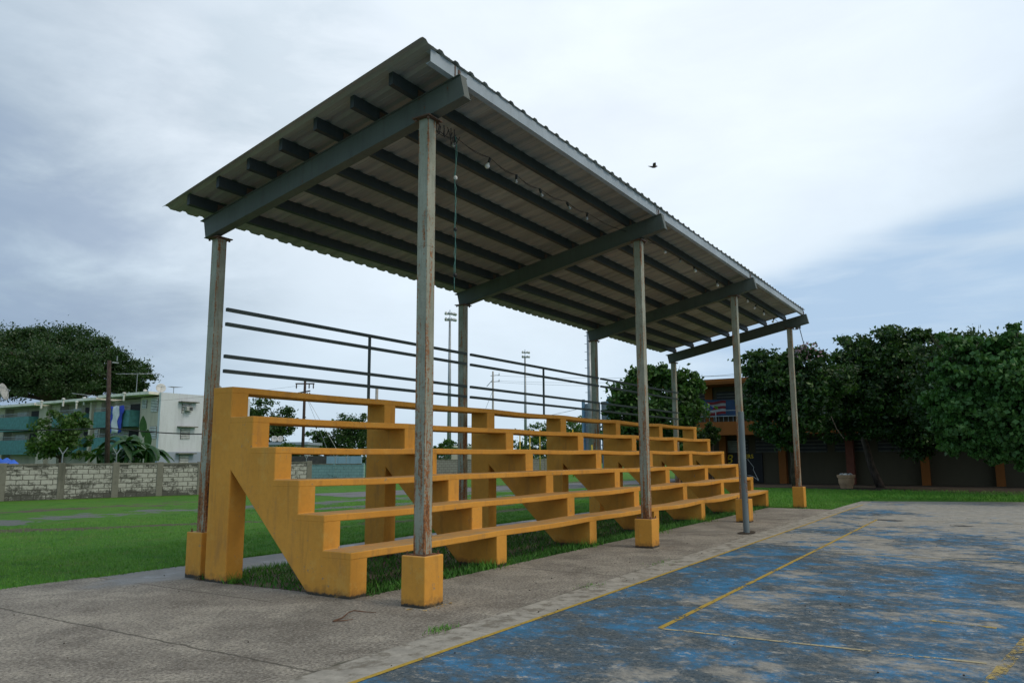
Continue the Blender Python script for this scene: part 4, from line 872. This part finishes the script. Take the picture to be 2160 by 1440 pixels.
mb = MB(); mb.box((0, 0, 0), (3.9, 5, 2.85)); mb.build('wall', M['acgrey'], g2)
mb = MB(); mb.box((-0.3, -0.4, 2.85), (4.1, 5.3, 3.1)); mb.build('roof', M['bluegrey'], g2)
for k, u in enumerate((579, 591)):
    p = at(u, 931, 78.5); dish((p.x, p.y, 3.12), 0.30, (-0.75-0.1*k, -0.62, 0.25), 'one of two white dishes side by side on the low grey house', 'twin dishes on the low grey house')
gh = at(952, 960, 105); g3 = empty('small_house', (gh.x, gh.y, 0), math.atan2(rgt.y, rgt.x), label='small beige house corner showing left of the second back column', cat='house')
mb = MB(); mb.box((0, 0, 0), (6, 5, 2.9)); mb.build('wall', M['cream'], g3); mb = MB(); mb.box((-0.2, -0.2, 2.9), (6.2, 5.2, 3.1)); mb.build('roof', M['roofslab'], g3)
tree('scrubby_tree', blobs_px([(1105, 925, 24), (1135, 915, 26), (1165, 910, 24), (1195, 915, 28), (1225, 905, 30), (1150, 935, 26), (1210, 935, 30), (1090, 940, 14)], 78), foot(1160, 78), 8500, 0.22, 24, M['leafmid'], M['palebark'], 0.2, 'scrubby half bare tree behind the yellow posts', cl=0.2, inner=0.1)
# banana clump
bn0 = foot(268, 57); bn = empty('banana_plant', bn0, label='clump of banana plants with drooping leaves beside the apartment gable', cat='plant')
rg = random.Random(5); mb = MB(); ml = MB()
for k, (u, v, lean) in enumerate(((205, 960, -0.6), (225, 950, -0.4), (250, 935, -.1), (268, 930, 0.0), (290, 938, .1), (310, 950, .4), (322, 958, .5), (258, 955, 0), (282, 958, 0), (238, 962, -.2), (300, 965, .3))):
    t = at(u, v, 57+rg.uniform(-1.5, 1.5))-bn0; b0 = Vector((t.x*0.85, t.y*0.85, 0)); mb.tube([b0, b0.lerp(t, 0.6), t], [0.12, 0.09, 0.05], 7)
    for q in range(7):
        a_ = rg.uniform(0, 6.28); dx = Vector((math.cos(a_), math.sin(a_), 0)); side = Vector((-math.sin(a_), math.cos(a_), 0)); Lf = rg.uniform(1.3, 2.1); vs = []; upf = rg.uniform(0.5, 1.3)
        for i in range(8):
            s_ = i/7; c_ = t+dx*Lf*s_*0.8+Vector((0, 0, Lf*(upf*s_-1.25*s_*s_)*0.75)); w_ = 0.24*math.sin(math.pi*min(1, s_*0.9+0.08))**0.6
            vs += [c_-side*w_-Vector((0, 0, w_*.5)), c_, c_+side*w_-Vector((0, 0, w_*.5))]
        ml.add(vs, [(3*i, 3*i+1, 3*i+4, 3*i+3) for i in range(7)]+[(3*i+1, 3*i+2, 3*i+5, 3*i+4) for i in range(7)])
for (u, v) in ((302, 877), (312, 905)):
    t = at(u, v+45, 57)-bn0; tt = at(u, v, 57)-bn0; vs = []
    for i in range(8): s_ = i/7; c_ = t.lerp(tt, s_); w_ = 0.26*math.sin(math.pi*min(1, s_*.9+.05)); vs += [c_-rgt*w_, c_+Vector((0, 0.05, 0)), c_+rgt*w_]
    ml.add(vs, [(3*i, 3*i+1, 3*i+4, 3*i+3) for i in range(7)]+[(3*i+1, 3*i+2, 3*i+5, 3*i+4) for i in range(7)])
mb.build('stem', M['leafmid'], bn); ml.build('leaves', M['banana'], bn)
# far tree belt along the horizon
bl_ = []
rg = random.Random(9)
for k in range(110):
    u = 380+k*16+rg.uniform(-6, 6); D = 190+rg.uniform(-20, 30); p = at(u, 962, D); r_ = rg.uniform(2.2, 4.2); bl_.append((p.x, p.y, rg.uniform(0.5, 2.2), r_))
o = leafmesh('distant_trees', bl_, 30000, 0.8, 41, M['leafdark'], inner=0.3, ncl=900); tag(o, kind='stuff'); o['label'] = 'low belt of distant trees along the horizon'

# ------------------------------------------------------------------ school
SX = 40.0
sc_ = empty('school_building', (SX, 10.3, 0), label='two storey orange school building in the shade behind the right hand trees', cat='building')
def ly(u, x=SX, v=950): return on(u, v, 0, x).y-10.3
YE = -40
mb = MB(); mb.box((0.0, YE, 0), (9, 0.6, 2.75)); mb.box((0.0, YE, 2.75), (9, 0.6, 5.75)); mb.build('wall', M['school_w'], sc_)
mb = MB(); mb.box((-2.0, YE, 5.75), (9.4, 1.2, 5.86)); mb.box((-2.05, YE, 5.86), (9.5, 1.25, 6.05)); mb.build('roof', M['school_o'], sc_)
mb = MB(); mb.box((-2.0, YE, 2.78), (-0.004, 0.6, 2.98)); mb.box((-2.0, YE, 2.98), (-1.85, 0.6, 3.55)); mb.build('gallery', M['school_o'], sc_)
q = MB()
for z in (3.86, 4.18): q.box((-1.95, YE, z), (-1.91, 0.55, z+0.04))
y = 0.5
while y > -18: q.box((-1.95, y-0.04, 3.55), (-1.91, y, 4.2)); y -= 1.45
y = 0.5
while y > -12: q.box((-1.94, y-0.015, 3.55), (-1.92, y, 3.86)); y -= 0.28
q.build('railing', M['galv'], sc_)
for u in (1508, 1513.5, 1640, 1785, 1945, 2105): 
    yy = ly(u, 38.6)
    if u in (1508,): mb = MB(); mb.box((-0.12, ly(1508)-.02, 2.99), (-0.004, ly(1508)+0.45, 5.74)); mb.build('column', M['school_o'], sc_); continue
    mb = MB(); mb.box((-0.45, yy-0.2, 0), (-0.004, yy+0.2, 2.77)); mb.build('column', M['brownpost'] if u == 1785 else M['school_o'], sc_)
def louvre(y0, y1, z0, z1):
    mb = MB(); mb.box((-0.02, y0, z0), (-0.004, y1, z1)); o = mb.build('window', M['dark'], sc_); q = MB(); k = int((z1-z0)/0.17)
    for i in range(k): z = z0+(z1-z0)*i/k; q.box((-0.07, y0+0.04, z), (-0.02, y1-0.04, z+0.075))
    q.build('louvre', M['louvre'], o)
y = 0.3
while y > -20: 
    louvre(y-1.8, y, 4.35, 5.45)
    louvre(y-1.8, y, 1.78, 2.6) if y < -1.5 else None
    y -= 2.2
mb = MB(); my0, my1 = ly(1608), ly(1517); mb.box((-0.10, my0, 0.05), (-0.004, my1, 1.74)); mu = mb.build('mural', M['black'], sc_)
mb = MB(); mb.box((-0.06, ly(1517)+0.1, 1.76), (-0.008, ly(1517)+0.1-1.35, 2.55)) if False else None
for i in range(6): mb.box((-0.09, ly(1557, v=930), 1.80+0.12*i), (-0.05, ly(1522, v=930), 1.88+0.12*i))
mb.build('shutter', plain('grey_green_slats', (0.24, 0.25, 0.20), 0.6), sc_)
def text(s, u0, vtop, vbot, xw, mat, parent, shear=0.0, rot=0.0):
    c = bpy.data.curves.new('lettering', 'FONT'); c.body = s; p0 = on(u0, vbot, 0, SX-0.11); p1 = on(u0, vtop, 0, SX-0.11); hgt = p1.z-p0.z
    c.size = hgt/0.72; c.extrude = 0.004; c.shear = shear; c.offset = 0.006; c.space_character = 1.05
    c.materials.append(mat); tmp = bpy.data.objects.new('tmp', c); COL.objects.link(tmp); bpy.context.view_layer.update(); me = bpy.data.meshes.new_from_object(tmp.evaluated_get(bpy.context.evaluated_depsgraph_get())); bpy.data.objects.remove(tmp); bpy.data.curves.remove(c)
    o = bpy.data.objects.new('lettering', me); COL.objects.link(o); o.parent = parent
    o.location = (-0.112, p0.y-10.3, p0.z); o.rotation_euler = (R(90), rot, R(-90)); o.scale = (xw, 1, 1); return o
text('B', 1530, 958, 977, 0.95, M['muralyellow'], mu, 0.35); text('ERS', 1570.5, 957.5, 966, 1.0, M['muralyellow'], mu)
q = MB()
for pts in (((1577, 968), (1590, 985), (1589, 990), (1600, 1012)), ((1577, 1002), (1588, 1004), (1597, 1010), (1600, 1013))):
    pw_ = [on(u, v, 0, SX-0.115) for u, v in pts]; q.tube([(p.x-SX, p.y-10.3, p.z) for p in pw_], 0.018, 5)
q.build('painted_stroke', M['dish'], mu)
# flag picture hung on the gallery
fx = SX-0.6
def fp(u, v, x=fx): p = on(u, v, 0, x); return (p.y, p.z)
fb = empty('flag_banner', (0, 0, 0), label='painted flag banner with red and white stripes and a star above the school gallery', cat='banner')
def quad(name, pts, x, mat, par):
    q = MB(); q.prism([fp(u, v) for u, v in pts], 0, x-0.006, x); return q.build(name, mat, par)
fbk = quad('backing', [(1484, 843), (1572, 843), (1572, 876), (1484, 876)], fx, M['skyblue'], fb)
def wv(u): return 1.6*math.sin((u-1490)/40*5.5)
for k in range(5):
    q = MB(); us = [1489+42*i/12 for i in range(13)]; top = [(u, 847+k*5.6+wv(u)-(u-1489)*0.03) for u in us]; bot = [(u, 847+(k+1)*5.6+wv(u)-(u-1489)*0.03) for u in us]
    vs = [(fx-0.014, *fp(u, v)) for u, v in top]+[(fx-0.014, *fp(u, v)) for u, v in bot]
    q.add(vs, [(i, i+1, 14+i, 13+i) for i in range(12)]); q.build('stripe', M['flagred'] if k % 2 == 0 else M['flagwhite'], fb)
quad('triangle', [(1489, 847), (1506, 861), (1489, 875)], fx-0.018, M['flagblue'], fb)
st = []
for k in range(10): rr_ = 4.2 if k % 2 == 0 else 1.7; t = math.pi/2+k*math.pi/5; st.append((1494.5+rr_*math.cos(t), 862-rr_*math.sin(t)))
q = MB(); q.add([(fx-0.028, *fp(u, v)) for u, v in st]+[(fx-0.028, *fp(1494.5, 862))], [(i, (i+1) % 10, 10) for i in range(10)]); q.build('star', M['flagwhite'], fb)
# planter
pb = foot(1782, 41.5); pot = empty('planter', pb, label='large pale planter with stones on the soil in front of the school', cat='planter')
mb = MB(); mb.lathe([(0.34, 0), (0.44, 0.30), (0.47, 0.60), (0.52, 0.62), (0.53, 0.76), (0.47, 0.77), (0.44, 0.66), (0.02, 0.64)], n=24); mb.build('pot', M['pot'], pot, smooth=False)
for k in range(6): mb = MB(); mb.lathe([(0.02, -0.08), (0.11, -0.04), (0.13, 0.03), (0.08, 0.09), (0.02, 0.11)], (0.28*math.cos(k*1.05), 0.28*math.sin(k*1.05), 0.74), 7); mb.build('stone', M['roofslab'] if k % 2 else M['acgrey'], pot)
pot.scale = (0.8, 0.8, 0.85)
# ------------------------------------------------------------------ right hand trees
tree('leafy_tree', blobs_px([(1330, 830, 34), (1360, 800, 30), (1395, 790, 26), (1425, 790, 28), (1450, 812, 28), (1452, 860, 30), (1300, 860, 26), (1340, 880, 40), (1395, 850, 46), (1440, 890, 40), (1310, 905, 34), (1380, 920, 40), (1450, 925, 30), (1295, 935, 24), (1425, 940, 34)], 31), foot(1390, 31), 24000, 0.18, 51, M['leafmid'], M['bark'], 0.14, 'leafy tree filling the gap between the third and fourth back columns', cl=0.2, aspect=0.55, mats2=M['leafdark'], frac2=0.35)
bush('bush', [(1495, 905, 14), (1505, 915, 13), (1487, 922, 12), (1500, 925, 14), (1492, 938, 14)], 27, 1500, 0.15, 52, M['leafdark'], 'dark shrub showing beyond the far end of the top bench')
t2 = tree('flowering_tree', blobs_px([(1590, 765, 28), (1620, 775, 34), (1660, 765, 30), (1700, 765, 30), (1735, 780, 30), (1640, 810, 42), (1600, 810, 30), (1690, 820, 44), (1610, 850, 34), (1655, 870, 46), (1725, 850, 40), (1600, 885, 20), (1620, 910, 24), (1665, 920, 28), (1640, 935, 14), (1575, 745, 12), (1725, 745, 14), (1765, 800, 34), (1700, 890, 30), (1690, 920, 16), (1575, 860, 22)], 37), foot(1676, 38), 26000, 0.20, 53, M['leafdark'], M['bark'], 0.12, 'dark flowering tree with pink blossom sprays at its top behind the fourth front column', cl=0.2, aspect=0.5, mats2=M['leafmid'], frac2=0.25)
bb = t2.location
bl2 = blobs_px([(1690, 735, 12), (1708, 725, 10), (1720, 728, 9), (1735, 742, 8), (1675, 745, 9), (1648, 735, 6), (1700, 748, 12)], 36.5)
leafmesh('blossom', [(x-bb.x, y-bb.y, z-bb.z, r) for x, y, z, r in bl2], 170, 0.13, 54, M['blossom'], t2, aspect=0.7, cl=0.5, inner=0.4, ncl=40, mats2=M['leafmid'], frac2=0.3)
mid3 = on(1812, 900, 0, 35.9)
tree('large_dark_tree', blobs_px([(1800, 735, 34), (1840, 722, 32), (1880, 720, 34), (1920, 725, 30), (1780, 770, 40), (1830, 780, 50), (1890, 780, 56), (1940, 770, 40), (1850, 850, 60), (1910, 850, 60), (1790, 850, 46), (1960, 830, 50), (1930, 910, 46), (1870, 905, 34), (1760, 890, 30), (1745, 820, 34), (1810, 905, 22), (1985, 735, 34), (1965, 720, 22), (1945, 712, 20), (2000, 722, 20), (1840, 870, 50, 1.5), (1900, 870, 60, 1.5), (1950, 890, 44, 1), (1790, 870, 40, 1), (1870, 800, 60, 1.5), (1980, 900, 40), (1745, 895, 32), (1930, 935, 28), (1900, 915, 26), (1965, 940, 26)], 40), foot(1855, 42.5), 62000, 0.20, 55, M['leafdark'], M['bark'], 0.17, 'large dark tree with a leaning black trunk in front of the school wall', mid=mid3, cl=0.16, mats2=M['leafmid'], frac2=0.22, inner=0.35)
tree('broad_leaved_tree', blobs_px([(2125, 712, 24, 0), (2100, 730, 26), (2070, 730, 24), (2040, 735, 22), (2020, 760, 34), (2150, 745, 26), (2010, 715, 18), (1975, 715, 14), (2080, 790, 50), (2040, 830, 50), (2130, 800, 60), (2000, 850, 36), (1990, 890, 30), (2050, 890, 50), (2120, 880, 60), (2020, 930, 26), (2070, 930, 34), (2130, 930, 36), (2180, 800, 60), (2190, 900, 60), (2170, 960, 24), (1990, 800, 26), (2060, 860, 60, 1.5), (2130, 850, 60, 1.5), (2100, 945, 30), (2040, 945, 20), (2150, 950, 34)], 30), foot(2300, 32), 60000, 0.165, 56, M['leafbroad'], M['bark'], 0.2, 'broad leaved green tree hanging low at the right edge', cl=0.14, aspect=0.72, droop=0.9, inner=0.3)
tree('backing_tree', blobs_px([(1990, 765, 50), (2050, 770, 60), (2120, 780, 60), (1960, 850, 50), (2020, 870, 60), (2090, 880, 60), (2160, 880, 60), (2200, 800, 60)], 36.5), foot(2225, 39.2), 34000, 0.20, 57, M['leafdark'], M['bark'], 0.09, 'dark tree filling the gap behind the broad leaved tree before the school wall', cl=0.17, inner=0.35)
# dangling twigs / bare branch in the dark tree
mb = MB(); mb.tube([at(1750, 872, 38), at(1765, 905, 38), at(1780, 925, 38)], [0.03, 0.022, 0.015], 5); tag(mb.build('dead_branch', M['palebark']), 'pale bare branch hanging above the planter', 'branch')
# ------------------------------------------------------------------ grass blades and litter (uncountable)
def blades(name, regions, size, seed, mat=None):
    rg = np.random.default_rng(seed); P = []
    for (x0, x1, y0, y1, n, s) in regions:
        c = np.column_stack([rg.uniform(x0, x1, n), rg.uniform(y0, y1, n), np.zeros(n), np.full(n, s)]); P.append(c)
    P = np.concatenate(P)
    for a_, b_, w_, k_, cc, x0, x1 in BANDS:
        d_ = np.abs(P[:, 1]-(a_+b_*P[:, 0])); P = P[~((d_ < w_*1.1+0.06) & (P[:, 0] > x0) & (P[:, 0] < x1) & (rg.random(len(P)) < 0.85))]
    for poly in BARE:
        ins = np.zeros(len(P), bool); k = len(poly)
        for i in range(k):
            (xa, ya), (xb, yb) = poly[i], poly[(i+1) % k]
            if ya == yb: continue
            cr_ = ((ya > P[:, 1]) != (yb > P[:, 1])) & (P[:, 0] < (xb-xa)*(P[:, 1]-ya)/(yb-ya)+xa); ins ^= cr_
        P = P[~(ins & (rg.random(len(P)) < 0.7))]
    n = len(P); s = P[:, 3]*(0.5+rg.random(n)); a = rg.uniform(0, 6.283, n); w_ = 0.0045+0.004*rg.random(n); w_ *= P[:, 3]/0.05
    lean = rg.normal(size=(n, 2))*0.45; v = np.zeros((n, 3, 3)); dx = np.cos(a)*w_; dy = np.sin(a)*w_
    v[:, 0, 0] = P[:, 0]-dx; v[:, 0, 1] = P[:, 1]-dy; v[:, 1, 0] = P[:, 0]+dx; v[:, 1, 1] = P[:, 1]+dy
    v[:, 2, 0] = P[:, 0]+lean[:, 0]*s; v[:, 2, 1] = P[:, 1]+lean[:, 1]*s; v[:, 2, 2] = s
    return quads(name, v, mat or M['blade'], k=3)
def edge(x0, y0, x1, y1, n, s, seed, spread=0.05):
    return None
o = blades('grass', [(-8, 19, 4.15, 7.5, 75000, 0.032), (-8, 19, 4.12, 4.35, 9000, 0.055), (0.15, 18.2, 2.84, 2.98, 3500, 0.07), (-8, 24, 7.5, 14, 50000, 0.035), (18.2, 33, -1.85, 9, 40000, 0.05), (17.9, 18.4, -1.9, 0.1, 2500, 0.05), (25.2, 33, -12, -1.5, 20000, 0.08), (22.7, 25.2, -2.2, -1.7, 1500, 0.05)], 0.05, 61); tag(o, kind='stuff')
o = blades('wild_grass', [(0.12, 18.2, -0.06, 2.90, 20000, 0.085), (0.25, 18.2, -0.06, 0.35, 6000, 0.08)], 0.05, 63, M['weed']); tag(o, kind='stuff')  # grass under the bleachers, its shade put into the blade colour
rg = np.random.default_rng(62)
# the same grass growing wild at frame feet and in cracks
tf = []
for (x, y, n, s, sp) in ((0.10, 2.16, 50, 0.16, 0.07), (0.4, 2.3, 60, 0.12, 0.12), (-0.69, -1.83, 90, 0.05, 0.10), (2.2, -1.9, 60, 0.035, 0.15), (4.5, -1.93, 60, 0.035, 0.2), (0.55, 0.35, 90, 0.13, 0.18), (2.9, 0.05, 120, 0.13, 0.2), (6.0, 0.03, 120, 0.14, 0.2), (9.0, 0.0, 120, 0.14, 0.25), (12, 0, 120, 0.15, 0.25), (15, 0, 120, 0.15, 0.3), (18.2, 0.2, 120, 0.14, 0.2)):
    c = np.column_stack([rg.normal(x, sp, n), rg.normal(y, sp*0.5, n), np.zeros(n)]); tf.append((c, s))
V = []
for c, s in tf:
    n = len(c); a = rg.uniform(0, 6.28, n); w_ = 0.006; v = np.zeros((n, 3, 3)); v[:, 0] = c-np.column_stack([np.cos(a)*w_, np.sin(a)*w_, np.zeros(n)]); v[:, 1] = c+np.column_stack([np.cos(a)*w_, np.sin(a)*w_, np.zeros(n)])
    v[:, 2] = c+np.column_stack([rg.normal(size=n)*s*0.5, rg.normal(size=n)*s*0.5, s*(0.6+0.7*rg.random(n))]); V.append(v)
o = quads('wild_grass', np.concatenate(V), M['blade'], k=3); o.location.z = 0.02; tag(o, kind='stuff')
mb = MB(); rg = random.Random(71)
for k in range(330):
    x = rg.uniform(-4, 16); y = rg.uniform(-7, 3.5)
    if 0 < x < 18 and y > -0.1: y = rg.uniform(-6, -1)
    r_ = rg.uniform(0.003, 0.010); mb.lathe([(r_*0.3, 0), (r_, r_*0.4), (r_*0.8, r_*0.9), (r_*0.2, r_*1.1)], (x, y, HZ+0.007), 5)
tag(mb.build('litter', M['litter']), kind='stuff')
mb = MB()
for k in range(26):
    a = rg.uniform(0, 6.28); x = 0.02+rg.uniform(-0.12, 0.42); y = -1.09-abs(rg.gauss(0, 0.04)) if k % 3 else -0.95; x = x if k % 3 else -0.06-abs(rg.gauss(0, .05)); s_ = rg.uniform(0.008, 0.035)
    mb.add([(x+s_*math.cos(a+q*1.57)*rg.uniform(.5, 1), y+s_*math.sin(a+q*1.57)*rg.uniform(.5, 1)*0.6, HZ+0.004+rg.uniform(0, .006)) for q in range(4)], [(0, 1, 2, 3)])
tag(mb.build('paint_flakes', M['paintchip']), kind='stuff')
mb = MB(); mb.tube([(-0.97, -0.72, HZ+.012), (-0.80, -0.68, HZ+.012), (-0.62, -0.58, HZ+.02), (-0.52, -0.56, HZ+.022), (-0.47, -0.66, HZ+.012), (-0.44, -0.79, HZ+.012)], [0.007, 0.007, 0.006, 0.006, 0.005, 0.003], 5); mb.tube([(-0.97, -0.72, HZ+.012), (-0.90, -0.80, HZ+.014), (-0.80, -0.82, HZ+.012)], [0.006, 0.005, 0.003], 5)
tag(mb.build('twig', M['twig']), 'thin bent dry twig lying on the concrete before the first pedestal', 'twig')
# ------------------------------------------------------------------ bird
bp = at(1378, 352, 30); bi = empty('bird', bp, label='small dark bird flying in the open sky right of the roof', cat='bird')
mb = MB(); ax = rgt
pts = [(-0.22, 0.03, 0.004), (-0.12, 0.012, 0.022), (-0.02, -0.01, 0.042), (0.07, 0.0, 0.045), (0.12, 0.02, 0.03), (0.155, 0.02, 0.022), (0.17, 0.018, 0.006)]
mb.tube([ax*a+Vector((0, 0, b)) for a, b, r_ in pts], [r_ for a, b, r_ in pts], 10)
fwd2 = Vector((fw[0], fw[1], 0)).normalized()
for s_ in (-1, 1):
    w0 = ax*0.05; vs = [ax*0.09+Vector((0, 0, 0.02)), ax*-0.03+Vector((0, 0, 0.015)), ax*-0.04+fwd2*s_*0.16+Vector((0, 0, 0.09)), ax*0.06+fwd2*s_*0.2+Vector((0, 0, 0.11)), ax*0.10+fwd2*s_*0.08+Vector((0, 0, 0.06))]
    mb.add(vs, [(0, 1, 2, 3, 4)])
mb.build('body', M['feather'], bi, smooth=True)
